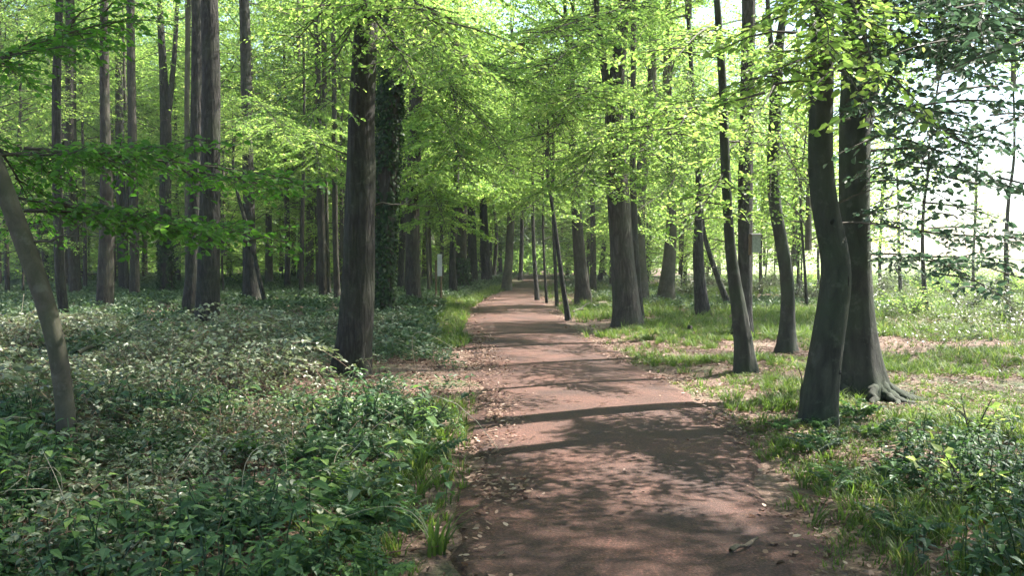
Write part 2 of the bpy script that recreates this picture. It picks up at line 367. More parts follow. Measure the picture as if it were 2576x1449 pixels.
CR = {}
CK = dict(lstep=.062, tstep=.2)
CR['tall1'] = crown_mesh('crown_tall', 9, 3.4, 66, .095, 11, **CK)
CR['tall2'] = crown_mesh('crown_tall_b', 10, 3.1, 66, .095, 12, fill=.9, **CK)
CR['wide1'] = crown_mesh('crown_wide', 8, 4.2, 60, .095, 13, **CK)
CR['wide2'] = crown_mesh('crown_wide_b', 7, 4.6, 56, .095, 14, fill=.85, **CK)
CR['open1'] = crown_mesh('crown_open', 8, 3.3, 26, .085, 15, **CK)
CR['open2'] = crown_mesh('crown_open_b', 7, 3.7, 25, .085, 16, **CK)
CR['low1'] = crown_mesh('crown_low', 6.5, 2.8, 54, .085, 17, 'low', asc=.2, tint=.60, **CK)
CR['low2'] = crown_mesh('crown_low_b', 5.5, 3.2, 50, .085, 18, 'low', asc=.15, tint=.66, **CK)
CR['tree1'] = crown_mesh('crown_slim', 10, 2.6, 62, .09, 19, 'mid', asc=.2, tint=.6, **CK)

# ------------------------------------------------------------------ trees
def smooth_pts(P, n):
    P = np.asarray(P, float); d = np.concatenate([[0], np.cumsum(np.linalg.norm(np.diff(P[:, :3], axis=0), axis=1))])
    s = np.linspace(0, d[-1], n); out = np.stack([np.interp(s, d, P[:, k]) for k in range(P.shape[1])], 1)
    for _ in range(max(2, n//30)):
        out[1:-1] = (out[:-2]+out[1:-1]*2+out[2:])/4
    return out
def trunk_mesh(P, sides, flare=.5, seed=0, lobes=5, rough=.05, mb=None, lf=.22):
    """P: (n,4) x y z r, closely resampled"""
    mb = mb or MB(); n = len(P); th = np.arange(sides)*2*PI/sides
    T = unit(np.gradient(P[:, :3], axis=0)); A = unit(np.cross(T, np.array([[0, 1., 0]]))); B = np.cross(T, A)
    z = P[:, 2]-P[:, 2].min()
    rg = np.random.default_rng(seed); ph = rg.random(3)*6.28
    lob = (.55+.45*np.cos(lobes*th+ph[0]+.6*np.sin(2*th+ph[1])))[None, :]
    fl = flare*np.exp(-np.maximum(z-.25, 0)/lf)[:, None]*lob
    wide = .10*np.cos(2*th[None, :]+ph[1]+z[:, None]*.35)+.05*np.cos(3*th[None, :]+ph[2]-z[:, None]*.5)
    c, s_ = np.cos(th)[None, :], np.sin(th)[None, :]
    fine = rough*(fbm(c*5+s_*3+10+seed, z[:, None]*1.1+s_*6+20, seed, 3)-.5)*2+rough*.8*(vnoise(th[None, :]*sides/6.2832*.9+z[:, None]*.15, z[:, None]*.9, seed+3)-.5)
    r = P[:, 3][:, None]*(1+fl+wide*.6+fine)
    V = P[:, None, :3]+A[:, None, :]*(c*r)[..., None]+B[:, None, :]*(s_*r)[..., None]
    i = np.arange(n-1)[:, None]*sides; j = np.arange(sides)[None, :]; k = (j+1) % sides
    mb.add(V.reshape(-1, 3), np.stack([i+j, i+k, i+sides+k, i+sides+j], -1).reshape(-1, 4)[:, ::-1]); return mb

def tree(pts, label, group=None, bark='bark_dark', crown='tall1', cz=None, top=None, cs=1., name='tree', flare=.5, lobes=5, forks=(), ivy=0, cat='tree', rough=.06, Yd=None, lean=0, lf=.22):
    """pts: list of (px, py, width px) from the foot up, all at the foot's distance"""
    gx, gy = at_ground(pts[0][0], pts[0][1]); Yb = gy if Yd is None else Yd
    P = []
    for (px, py, wd) in pts:
        x, y, z = at_depth(px, py, Yb); P.append((x, y, z, wd/2*mpp(Yb)))
    P = np.array(P); g = gz1(P[0, 0], P[0, 1])
    P[0, 2] = g
    base = P[0, :3].copy()
    P = np.vstack([[P[0, 0], P[0, 1], g-.3, P[0, 3]*1.05], P])
    top = top or (15 if P[-1, 3] > .07 else 8)
    if P[-1, 2] < top:
        d = P[-1, :3]-P[-2, :3]; d = d/np.linalg.norm(d); last = P[-1].copy(); k = 6; H = top-last[2]
        for i in range(1, k+1):
            f = i/k; q = last.copy(); q[0] += d[0]*H*.5*(1-math.exp(-2*f))+math.sin(f*5+last[0])*.1; q[2] = last[2]+H*f; q[3] = last[3]*(1-f*.8)
            P = np.vstack([P, q])
    if lean: P[:, 1] += lean*np.maximum(P[:, 2], 0)
    L = np.linalg.norm(np.diff(P[:, :3], axis=0), axis=1).sum()
    n = int(min(140, max(18, L/(.12 if Yb < 13 else .22 if Yb < 25 else .45))))
    S = smooth_pts(P, n); sides = 28 if Yb < 13 else 18 if Yb < 25 else 10
    root = empty(name, base); tag(root, label, cat, group)
    S[:, :3] -= base
    seed = int(abs(pts[0][0]*7+pts[0][1]))
    trunk_mesh(S, sides, flare, seed, lobes, rough, lf=lf).build('trunk', M[bark], root)
    def point(z):
        i = int(np.argmin(np.abs(S[:, 2]-z))); return S[i]
    for fk in forks:
        F = []
        for (px, py, wd) in fk:
            x, y, z = at_depth(px, py, Yb); F.append((x, y, z, wd/2*mpp(Yb)))
        F = np.array(F); F[:, :3] -= base
        q = F[-1].copy(); d = F[-1, :3]-F[-2, :3]; d /= np.linalg.norm(d); q[:3] += d*2.5+np.array([0, 0, .8]); q[3] *= .3; F = np.vstack([F, q])
        trunk_mesh(smooth_pts(F, 26), 14 if Yb < 15 else 8, 0, seed+5, 3, rough*.6).build('limb', M[bark], root)
    if ivy:
        mb = MB(); rg = np.random.default_rng(seed); zmax = min(ivy, S[:, 2].max()); N_ = int(1100*zmax)
        zz = rg.random(N_)**1.0*zmax; idx = np.array([np.argmin(np.abs(S[:, 2]-z)) for z in np.linspace(0, zmax, 60)]); ix = idx[(zz/zmax*59).astype(int)]
        th = rg.random(N_)*2*PI; keep = fbm(th*1.5, zz*1.2, seed) > .36; th = th[keep]; zz = zz[keep]; ix = ix[keep]
        o = np.stack([np.cos(th), np.sin(th), th*0], 1); bump = .015+.11*np.clip(fbm(th*1.3, zz*1.1, seed+4)*1.6-.4, 0, 1)*rg.random(len(th))
        C = np.stack([S[ix, 0], S[ix, 1], zz], 1)+o*(S[ix, 3]+bump)[:, None]
        D = np.stack([rg.normal(0, .6, len(th)), rg.normal(0, .6, len(th)), -.7+rg.normal(0, .3, len(th))], 1)
        leaves(mb, C, D, o+rg.normal(0, .3, o.shape), .075+.04*rg.random(len(th)), .075, rg.random(len(th)), 0, Yb > 16)
        mb.build('ivy', M['ivy'], root)
    if crown:
        cz_ = cz if cz is not None else .5*top
        q = point(cz_); c = link('crown', CR[crown], root); c.location = (q[0], q[1], q[2]); c.rotation_euler = (0, 0, rnd.uniform(0, 6.28)); c.scale = (cs, cs, cs)
    return root, S, base

def bough(owner, A, B, half, ll, label=None, **k):
    """leafy bough as a part of its tree; A, B are (px, py, distance)"""
    root, base = owner[0], owner[2]
    a = np.array(at_depth(*A))-base; b = np.array(at_depth(*B))-base
    mb = MB(); mat = k.pop('mat', 'beech')
    sub = k.pop('sub', 0)
    spray(mb, a, b, half, ll, **k)
    D = b-a; side = unit(np.cross(D, [0, 0, 1.])[None])[0]
    for i in range(sub):
        f = .15+.8*(i+.5)/sub; s = -1 if i % 2 else 1
        q = a+D*f; q[2] += -.1*np.linalg.norm(D)*f*f*.5
        e = q+D*.22*(1.3-f)+side*s*half*1.3*(.6+.6*rng.random())+np.array([0, 0, rng.normal(-.02, .12)])
        kk = dict(k); kk['r0'] = .008; spray(mb, q, e, half*.6, ll, **kk)
    o = mb.build('bough', [M[mat], M['twig']], root, False)
    if label: o['label'] = label
    return o

T = {}
LG = 'trees standing in the wood left of the path'; RG = 'trees standing right of the path'
# ---- left wood
T['lean'] = tree([(174,1172,50),(170,1080,47),(160,980,45),(146,880,46),(118,770,48),(84,670,50),(50,580,49),(14,480,46),(-22,380,42),(-80,250,38),(-130,60,34)], 'smooth grey trunk in the left foreground leaning out of the picture at the left edge', LG, 'bark_grey', 'wide2', 5, 9, name='beech_tree', flare=.3, rough=.04)
T['l2'] = tree([(520,845,60),(523,760,54),(526,600,49),(530,400,45),(530,200,44),(525,0,42)], 'thickest straight dark trunk in the left wood, a slimmer one touching its left side', LG, 'bark_dark', 'open1', 8.5, 17)
T['l3'] = tree([(476,806,44),(484,700,36),(489,560,32),(493,400,30),(496,200,28),(496,0,26)], 'slimmer dark trunk touching the left side of the thick straight one', LG, 'bark_dark', 'open2', 9, 17)
T['l4'] = tree([(633,772,46),(628,680,38),(625,500,30),(622,350,27),(618,200,26),(615,0,24)], 'straight dark trunk standing alone left of the bright clearing, crossed by a crooked sapling', LG, 'bark_dark', 'open1', 9, 16)
T['l4b'] = tree([(672,778,11),(655,720,10),(640,640,10),(618,560,9),(595,480,8),(583,400,7),(590,350,6)], 'thin crooked sapling leaning left across the lone dark trunk', None, 'bark_dark', 'low2', 4.2, 5.5, .35, 'sapling', .2, cat='sapling')
T['l5'] = tree([(264,795,42),(267,700,40),(270,560,34),(266,400,25),(262,200,21),(262,0,18)], 'brown trunk with a swollen lower half in the left wood', LG, 'bark_brown', 'open2', 9, 16)
T['l6'] = tree([(338,758,26),(338,600,24),(334,400,22),(330,200,20),(328,0,18)], 'straight grey trunk right of the swollen brown one', LG, 'bark_brown', 'open1', 10, 17)
T['l7'] = tree([(314,738,24),(306,560,22),(301,350,22),(299,150,20),(299,0,18)], 'trunk close behind and left of the straight grey trunk, right of the swollen brown one', LG, 'bark_dark', 'open1', 11, 18)
T['l8'] = tree([(418,748,34),(416,620,30),(415,450,28),(418,320,27),(412,200,20),(404,60,16)], 'ivy clad forked trunk midway between the swollen brown trunk and the thick straight one', LG, 'bark_dark', 'open1', 9, 17, forks=[[(418,330,16),(428,250,14),(440,120,12),(446,0,10)]], ivy=2.2)
T['l9'] = tree([(163,815,24),(150,700,24),(147,560,24),(142,400,22),(142,200,20),(150,0,16)], 'dark trunk rising directly behind the leaning foreground trunk, left one of a close pair', LG, 'bark_dark', 'open2', 8, 16)
T['l10'] = tree([(191,752,28),(184,600,30),(178,400,28),(178,200,24),(176,0,20)], 'greyer trunk of the close pair behind the leaning foreground trunk', LG, 'bark_brown', 'open1', 10, 17)
T['l11'] = tree([(473,760,15),(472,500,15),(470,250,14),(474,0,13)], 'pale thin trunk half hidden at the left of the two touching dark trunks', LG, 'bark_grey', 'open1', 9, 16)
T['l12'] = tree([(814,757,21),(809,600,20),(804,450,18),(800,300,16),(797,0,14)], 'leftmost and thickest of three slim trunks in front of the bright clearing', LG, 'bark_brown', 'open2', 8.5, 16)
T['l13'] = tree([(829,756,10),(823,600,9),(819,400,8),(815,200,7)], 'thinnest trunk, in the middle of three slim ones at the bright clearing', LG, 'bark_grey', 'open1', 7, 12)
T['l13b'] = tree([(849,762,16),(843,600,14),(842,420,14),(840,200,12),(838,0,11)], 'right hand one of three slim trunks, next to the big trunk by the path', LG, 'bark_brown', 'open1', 8.5, 16)
T['big'] = tree([(880,952,98),(888,890,90),(896,800,86),(903,650,80),(906,500,75),(908,300,70),(917,100,62),(926,0,54),(935,-120,50)], 'big dark rough trunk standing in brambles left of the path, sunlit down its right side', LG, 'bark_dark', 'open2', 6.5, 16, flare=.28, lobes=5, rough=.09, cs=0.8)
T['ivy'] = tree([(966,805,52),(966,700,48),(969,550,50),(975,400,54),(982,200,54),(990,0,52)], 'ivy clad trunk right behind the big dark trunk left of the path', LG, 'bark_brown', 'open2', 8, 17, ivy=9)
T['l16'] = tree([(1041,772,36),(1037,680,35),(1037,560,34),(1043,400,30),(1050,200,27),(1056,0,24)], 'brown straight trunk right of the ivy clad one', LG, 'bark_brown', 'open1', 7.5, 16)
T['l17'] = tree([(1006,738,17),(1012,600,15),(1018,450,13),(1024,250,11)], 'dark slim trunk seen in the gap between the ivy clad trunk and the brown one', LG, 'bark_dark', 'open1', 7, 13)
T['l17b'] = tree([(1079,742,9),(1074,600,8),(1070,480,8),(1084,330,6)], 'pale stick thin stem between the brown straight trunk and the white topped post', LG, 'bark_grey', 'low1', 4, 8)
T['l19'] = tree([(1141,750,22),(1136,690,18),(1140,600,17),(1148,480,15),(1150,350,13),(1142,200,11)], 'slim curved trunk just right of the white topped post', LG, 'bark_dark', 'low1', 4.6, 10)
T['l20'] = tree([(1165,737,38),(1160,650,31),(1160,500,28),(1156,380,22),(1150,250,18)], 'stout trunk with ivy at its foot, second right of the white topped post', LG, 'bark_brown', 'open1', 5.2, 14, ivy=1.5)
T['l21'] = tree([(1190,722,24),(1188,640,22),(1186,540,20),(1180,400,16)], 'trunk between the stout ivy footed one and the far group left of the path', LG, 'bark_dark', 'open1', 5.5, 14)
T['l22'] = tree([(1226,717,28),(1220,640,23),(1216,540,19),(1212,420,15)], 'dark trunk of the far group with a curved stem at its right', LG, 'bark_dark', 'wide2', 5.5, 13)
T['l23'] = tree([(1241,706,11),(1246,640,9),(1251,590,8),(1244,540,7)], 'thin curved stem beside the dark trunk of the far group left of the path', LG, 'bark_dark', 'low2', 5, 9)
T['l24'] = tree([(1271,732,28),(1278,680,23),(1283,600,20),(1287,500,18),(1288,400,14)], 'grey trunk leaning right at the left edge of the path where the path narrows away', LG, 'bark_grey', 'open1', 5.2, 13)
T['l25'] = tree([(1308,705,13),(1311,640,11),(1313,560,10),(1312,480,8)], 'small upright trunk at the very end of the visible path', LG, 'bark_dark', 'tree1', 4.5, 13)
# ---- right of the path
T['s1'] = tree([(1352,757,12),(1345,690,10),(1341,600,9),(1340,520,8),(1338,420,6)], 'leftmost thin sapling in the row on the right verge', RG, 'bark_dark', 'low1', 4.6, 7.5, .8, 'sapling', .3, cat='sapling')
T['s2'] = tree([(1376,763,8),(1370,700,7),(1367,620,7),(1364,540,6)], 'second sapling from the left in the row on the right verge', RG, 'bark_dark', 'low2', 4.2, 6.5, .6, 'sapling', .3, cat='sapling')
T['s3'] = tree([(1401,771,10),(1397,700,9),(1393,600,8),(1388,500,6)], 'third sapling from the left in the row on the right verge', RG, 'bark_dark', 'low1', 3.8, 6.5, .6, 'sapling', .3, cat='sapling')
T['s4'] = tree([(1431,808,15),(1420,750,12),(1410,680,11),(1399,590,9),(1386,500,8),(1372,430,6)], 'nearest sapling of the row on the right verge, leaning left over the path', RG, 'bark_dark', 'low2', 3.4, 5.5, .55, 'sapling', .3, cat='sapling')
T['r28'] = tree([(1470,769,42),(1463,710,33),(1455,620,28),(1447,500,23),(1441,400,18),(1436,300,15)], 'brown trunk behind the saplings, right of the path, curving slightly left', RG, 'bark_brown', 'wide1', 4.8, 13)
T['r29'] = tree([(1492,737,16),(1492,660,14),(1491,560,13),(1488,450,11)], 'slim trunk just right of the curved brown trunk, beside the side track', RG, 'bark_dark', 'tree1', 4, 13)
T['r30'] = tree([(1508,714,14),(1514,660,13),(1521,590,11),(1524,500,9)], 'far slim trunk leaning right at the end of the side track', RG, 'bark_dark', 'tall2', 5, 14)
T['r31'] = tree([(1580,832,80),(1576,780,68),(1569,690,61),(1560,570,54),(1551,430,50),(1543,320,46),(1549,210,36),(1563,90,29),(1570,0,26)], 'stout brown trunk right of the path with a swept base, forking near the top', RG, 'bark_brown', 'open1', 8.2, 15, flare=.3, forks=[[(1541,330,26),(1528,230,22),(1510,110,17),(1498,0,14)]])
T['r32'] = tree([(1609,805,22),(1604,720,19),(1596,600,17),(1591,450,17),(1591,300,15),(1593,150,12),(1594,0,11)], 'slim stem touching the right side of the stout brown trunk', RG, 'bark_brown', 'open2', 6.5, 13, .8)
T['r33'] = tree([(1618,770,34),(1607,640,30),(1608,480,28),(1620,380,30),(1634,310,30),(1640,200,22),(1642,60,18)], 'crooked trunk behind the stout brown one, bending right above it', RG, 'bark_grey', 'open2', 7, 14)
T['r34'] = tree([(1672,768,46),(1680,700,37),(1686,620,31),(1690,560,28),(1686,450,22),(1680,330,18)], 'short looking grey trunk leaning right, alone on the grass behind the stout brown trunk', RG, 'bark_grey', 'open1', 5, 13)
T['r35'] = tree([(1769,800,38),(1760,720,31),(1755,640,29),(1757,560,22),(1757,440,15),(1745,300,12),(1738,160,11),(1728,0,10)], 'dark trunk narrowing sharply above a knee, with a thin stem leaning against it', RG, 'bark_dark', 'wide2', 7.5, 12)
T['r35b'] = tree([(1838,782,19),(1815,725,15),(1793,665,14),(1772,600,12),(1764,540,9)], 'thin stem leaning left against the dark kneed trunk', RG, 'bark_dark', None, top=3.2)
T['r36'] = tree([(1874,946,50),(1870,860,42),(1859,780,36),(1848,716,31),(1836,620,25),(1830,522,22),(1823,389,23),(1817,200,20),(1803,0,16)], 'slender dark trunk with a splayed foot, just in front of the bird box trunk', RG, 'bark_green', 'open1', 6.6, 12, flare=.55, lobes=3, cs=0.45)
T['r37'] = tree([(1866,848,58),(1872,780,42),(1874,690,38),(1875,472,38),(1880,222,34),(1883,0,32)], 'straight dark trunk that carries the bird box', RG, 'bark_dark', 'wide1', 7.5, 15, flare=.5, cs=.85)
T['r38'] = tree([(1978,886,46),(1981,820,34),(1984,750,32),(1977,670,31),(1963,600,30),(1947,510,28),(1942,420,28),(1949,300,30),(1953,180,26),(1965,60,18),(1984,-30,14)], 'S curved trunk standing between the bird box trunk and the big crooked trunk', RG, 'bark_green', 'open2', 7, 13, flare=.6, lobes=4, forks=[[(1952,200,16),(1938,110,13),(1930,0,11)]], cs=.55)
T['r39'] = tree([(2055,1064,96),(2060,1000,90),(2075,902,84),(2091,800,80),(2105,710,77),(2102,640,72),(2080,560,69),(2066,470,66),(2062,380,63),(2066,200,59),(2067,0,58),(2068,-150,54)], 'big crooked greenish grey trunk nearest to the path on the right', RG, 'bark_green', 'wide1', 7.6, 13, name='hornbeam_tree', flare=.16, lobes=3, rough=.05)
T['r40'] = tree([(2163,990,118),(2160,940,104),(2155,870,92),(2150,780,82),(2148,650,75),(2148,500,72),(2149,380,74),(2150,290,74),(2149,150,62),(2149,0,58),(2148,-150,54)], 'massive dark trunk with spreading roots, behind the big crooked trunk', RG, 'bark_green', 'wide1', 8.4, 15, name='beech_tree', flare=.5, lobes=5, rough=.07, forks=[[(2165,330,46),(2180,250,44),(2200,150,40),(2222,0,38),(2240,-120,34)]], lf=.35, cs=.75)
T['e1'] = tree([(2330,796,15),(2324,720,12),(2319,620,9),(2322,520,8),(2335,430,7)], 'thin reddish stem at the bright wood edge right of the massive trunk', RG, 'bark_brown', 'tall1', 6, 9, .8, 'sapling', .3, cat='sapling')
T['e2'] = tree([(2531,790,15),(2531,700,12),(2530,600,10),(2536,500,8)], 'thin stem at the wood edge near the right border of the picture', RG, 'bark_dark', 'tall2', 6, 9, .8, 'sapling', .3, cat='sapling')
T['e3'] = tree([(2265,752,9),(2262,660,8),(2258,560,7)], 'thin stem just right of the massive trunk, against the bright field', RG, 'bark_brown', 'open2', 5, 8, .5, 'sapling', .3, cat='sapling')

for i, (px, py, wd, lab) in enumerate([(2215, 742, 10, 'thin stem at the wood edge seen beside the right root flare of the massive trunk'), (2450, 752, 8, 'thin edge sapling rising out of the dark tangled bush'), (2010, 745, 9, 'thin edge stem between the S curved trunk and the crooked one'), (1915, 742, 9, 'thin edge stem right of the bird box trunk'), (2060, 735, 8, 'edge stem hidden behind the big crooked trunk')]):
    T['x%d' % i] = tree([(px, py, wd), (px-4, py-90, wd*.85), (px+3, py-200, wd*.7), (px+8, py-300, wd*.5)], lab, 'saplings along the wood edge', 'bark_brown', ['low1', 'low2', 'open2'][i % 3], 2.6, 6.5, .55, 'sapling', .3, cat='sapling')

# surface roots of the massive trunk
root, S, base = T['r40']
rr = np.random.default_rng(3)
for k, (a0, ln, r0) in enumerate([(-.15, 1.25, .07), (-.42, 1.05, .06), (-.75, .85, .065), (-1.15, .7, .055), (-1.75, .6, .06), (-2.5, .5, .06), (.2, 1.0, .06), (-.28, .8, .045), (-.95, .6, .04)]):
    n_ = 26; t = np.linspace(0, 1, n_); a_ = a0+np.cumsum(rr.normal(0, .05, n_)); d_ = .10+ln*t
    x_ = d_*np.cos(a_); y_ = d_*np.sin(a_); x_ = x_-x_[0]+.1*math.cos(a0); y_ = y_-y_[0]+.1*math.sin(a0)
    h_ = .42*np.exp(-t*ln*5.5)+.028*np.sin(t*9+k)*(1-t)-.05*t**3; r_ = r0*(1.15-.85*t)*(1+.25*(vnoise(t*9, t*0+k, 3)-.5)*2)
    z_ = gz(base[0]+x_, base[1]+y_)-base[2]+h_-r_*.35
    mb = MB(); tube(mb, np.stack([x_, y_, z_], 1), r_, 10, wob=.4, seed=k); mb.build('root', M['bark_green'], root)

# a dark slit and knots in the crooked trunk
M['hollow'] = plain('dark_bark_hollow', (.006, .006, .005), .95)
root, S, base = T['r39']
for (px, py, w_, h_) in [(2106, 715, .014, .13), (2070, 560, .02, .03), (2085, 930, .022, .035), (2062, 330, .018, .028)]:
    x_, y_, z_ = at_depth(px, py, 8.0); q = S[int(np.argmin(np.abs(S[:, 2]-(z_-base[2]))))]
    dx = np.clip((x_-base[0]-q[0])/q[3], -.8, .8); yy = q[1]-q[3]*math.sqrt(1-dx*dx)
    mb = MB(); t = np.linspace(-1, 1, 9); tube(mb, np.stack([q[0]+dx*q[3]+.006*np.sin(t*4), yy+0*t+.004, z_-base[2]+t*h_], 1), w_*np.sqrt(np.clip(1.02-t*t, .02, 1)), 8, wob=.5); mb.build('knot', M['hollow'], root)
# dead side twigs on the traced trunks
rq = np.random.default_rng(17)
for key, (root, S, base) in T.items():
    if key[0] in 'xe' or S[:, 3].max() < .05: continue
    for k in range(3 if base[1] < 30 else 1):
        z_ = rq.uniform(1.2, min(6.5, S[-1, 2]-1)); q = S[int(np.argmin(np.abs(S[:, 2]-z_)))]; a_ = rq.choice([0, PI])+rq.normal(0, .6); L_ = rq.uniform(.25, 1.1)
        t = np.linspace(0, 1, 8)[:, None]; d_ = np.array([[math.cos(a_), math.sin(a_)*.7, rq.uniform(-.2, .7)]])
        P_ = q[None, :3]+d_*(q[3]*.8+t*L_)+np.cumsum(rq.normal(0, .02, (8, 3)), 0)*L_
        mb = MB(); tube(mb, P_, .013*(1-.8*t[:, 0]), 5); tube(mb, [P_[4], P_[4]+d_[0]*.12+np.array([0, .05, .12]), P_[4]+d_[0]*.3+np.array([0, .08, .2])], [.006, .004, .002], 4)
        mb.build('dead_branch', M['twig'], root)

# ---- boughs
BK = dict(step=.115, lstep=.042, simple=False, tilt=.6, vert=.28)
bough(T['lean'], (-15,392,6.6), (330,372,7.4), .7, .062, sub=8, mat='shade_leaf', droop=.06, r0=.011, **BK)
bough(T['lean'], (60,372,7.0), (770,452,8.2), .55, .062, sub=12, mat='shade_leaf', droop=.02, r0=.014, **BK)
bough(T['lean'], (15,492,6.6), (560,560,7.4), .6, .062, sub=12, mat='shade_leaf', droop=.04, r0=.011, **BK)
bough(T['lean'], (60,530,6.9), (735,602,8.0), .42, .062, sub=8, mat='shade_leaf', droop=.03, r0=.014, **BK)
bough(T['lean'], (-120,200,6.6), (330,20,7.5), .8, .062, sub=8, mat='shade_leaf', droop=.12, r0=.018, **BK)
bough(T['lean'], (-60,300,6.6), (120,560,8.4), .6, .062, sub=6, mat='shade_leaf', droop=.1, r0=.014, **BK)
bough(T['l16'], (1056,120,24), (1250,330,17), .9, .066, sub=8, droop=.15, r0=.03, **BK)
bough(T['big'], (925,-60,10.9), (800,260,10.0), .4, .062, sub=8, droop=.1, r0=.02, **BK)
bough(T['big'], (925,-60,10.9), (1010,180,9.6), .4, .062, sub=8, droop=.1, r0=.02, **BK)
bough(T['big'], (930,-60,10.9), (1240,170,10.5), .7, .062, sub=8, droop=.1, r0=.024, **BK)
bough(T['big'], (930,-90,10.9), (740,100,11.5), .7, .066, sub=8, droop=.1, r0=.02, **BK)
bough(T['big'], (930,-80,10.9), (1150,40,8.5), .7, .066, sub=8, droop=.1, r0=.02, **BK)
bough(T['ivy'], (990,-20,21), (1180,300,19), 1.0, .074, sub=12, droop=.15, r0=.03, **BK)
bough(T['r31'], (1545,200,18), (1350,330,15), .8, .066, sub=7, droop=.12, r0=.03, **BK)
bough(T['r31'], (1560,100,18), (1330,150,14), .8, .066, sub=8, droop=.12, r0=.03, **BK)
bough(T['r31'], (1568,20,18), (1400,60,12), .9, .066, sub=10, droop=.1, r0=.03, **BK)
bough(T['r31'], (1550,300,18), (1640,380,15), .7, .066, sub=8, droop=.12, r0=.02, **BK)
bough(T['r28'], (1445,440,27), (1330,520,24), 1.1, .078, sub=10, droop=.1, r0=.03, **BK)
bough(T['r34'], (1684,420,27), (1580,560,23), 1., .078, sub=8, droop=.1, r0=.03, **BK)
bough(T['r36'], (1817,230,11.1), (1660,330,9.6), .6, .066, sub=8, droop=.1, r0=.016, **BK)
bough(T['r36'], (1808,60,11.1), (1700,120,9.6), .6, .066, sub=8, droop=.1, r0=.016, **BK)
bough(T['r36'], (1825,420,11.1), (1740,560,10.2), .45, .066, sub=6, droop=.12, r0=.012, **BK)
bough(T['r37'], (1878,300,16.2), (1800,420,14), .6, .066, sub=6, droop=.1, r0=.02, **BK)
bough(T['r38'], (1950,320,13.9), (2020,450,11.8), .5, .066, sub=6, droop=.15, r0=.016, **BK)
bough(T['r38'], (1952,200,13.9), (1880,330,11.8), .5, .066, sub=6, droop=.15, r0=.016, **BK)
bough(T['r38'], (1950,400,13.9), (1930,520,12), .35, .066, sub=4, droop=.15, r0=.012, **BK)
bough(T['r38'], (1960,100,13.9), (2010,160,11), .6, .066, sub=6, droop=.15, r0=.016, **BK)
bough(T['r39'], (2067,120,8.0), (1900,210,6.0), .32, .074, sub=7, droop=.1, r0=.012, **BK)
bough(T['r39'], (2067,40,8.0), (2150,300,6.0), .25, .074, sub=7, droop=.1, r0=.012, **BK)
bough(T['r39'], (2067,-60,8.0), (2230,150,5.6), .35, .074, sub=8, droop=.1, r0=.014, **BK)
bough(T['r39'], (2067,-90,8.0), (1990,60,5.6), .4, .074, sub=7, droop=.1, r0=.014, **BK)
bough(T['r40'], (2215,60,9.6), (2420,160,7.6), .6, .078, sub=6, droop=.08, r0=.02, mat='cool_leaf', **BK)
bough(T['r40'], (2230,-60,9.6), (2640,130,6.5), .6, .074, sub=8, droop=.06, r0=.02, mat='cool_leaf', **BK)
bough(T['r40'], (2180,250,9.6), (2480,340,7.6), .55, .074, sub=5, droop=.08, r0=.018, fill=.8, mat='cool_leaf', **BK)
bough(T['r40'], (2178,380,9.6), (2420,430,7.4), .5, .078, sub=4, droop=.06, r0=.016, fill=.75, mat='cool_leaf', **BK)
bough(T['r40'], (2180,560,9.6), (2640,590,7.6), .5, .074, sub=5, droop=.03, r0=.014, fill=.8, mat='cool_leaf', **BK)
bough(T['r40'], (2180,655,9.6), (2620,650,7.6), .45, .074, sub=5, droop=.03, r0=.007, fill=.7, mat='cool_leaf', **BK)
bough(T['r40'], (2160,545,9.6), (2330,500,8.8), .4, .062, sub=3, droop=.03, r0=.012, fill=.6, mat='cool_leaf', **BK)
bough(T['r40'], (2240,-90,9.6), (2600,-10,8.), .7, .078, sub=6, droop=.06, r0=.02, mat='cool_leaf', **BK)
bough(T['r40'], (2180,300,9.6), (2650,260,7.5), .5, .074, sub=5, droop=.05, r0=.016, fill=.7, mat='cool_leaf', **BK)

bough(T['l20'], (1158,420,37), (1290,470,30), 1.6, .11, sub=12, droop=.12, r0=.04, **BK)
bough(T['l16'], (1048,260,27), (1200,420,22), 1.3, .1, sub=12, droop=.15, r0=.03, **BK)
bough(T['l16'], (1040,430,27), (1130,560,23), 1.0, .1, sub=8, droop=.15, r0=.03, **BK)
bough(T['r31'], (1550,330,18), (1430,470,16), .9, .078, sub=10, droop=.12, r0=.02, **BK)
bough(T['r31'], (1552,250,18), (1420,210,13), .8, .074, sub=10, droop=.12, r0=.02, **BK)
bough(T['ivy'], (985,120,21), (1230,160,15), 1.1, .074, sub=12, droop=.12, r0=.03, **BK)
bough(T['r33'], (1640,200,19), (1700,330,16), .8, .074, sub=8, droop=.12, r0=.02, **BK)
bough(T['r35'], (1745,300,21.7), (1700,450,18), .8, .074, sub=8, droop=.12, r0=.02, **BK)
bough(T['r35'], (1738,160,21.7), (1790,300,18), .9, .074, sub=8, droop=.12, r0=.02, **BK)
bough(T['l4'], (620,240,26), (740,330,22), 1.0, .078, sub=8, droop=.12, r0=.02, **BK)
bough(T['l13b'], (841,250,30), (760,420,25), 1.1, .1, sub=10, droop=.12, r0=.02, **BK)

RK = dict(step=.12, lstep=.05, simple=False, tilt=1.0, vert=.4, sidewood=True)
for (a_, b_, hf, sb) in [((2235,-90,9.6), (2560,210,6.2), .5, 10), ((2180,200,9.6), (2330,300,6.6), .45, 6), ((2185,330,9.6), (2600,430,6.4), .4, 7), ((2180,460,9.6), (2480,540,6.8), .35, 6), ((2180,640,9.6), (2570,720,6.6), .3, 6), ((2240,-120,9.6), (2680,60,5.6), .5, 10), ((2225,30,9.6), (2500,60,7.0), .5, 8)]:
    bough(T['r40'], a_, b_, hf, .075, sub=max(3, sb-3), droop=.08, r0=.008, fill=.7, mat='cool_leaf', **RK)

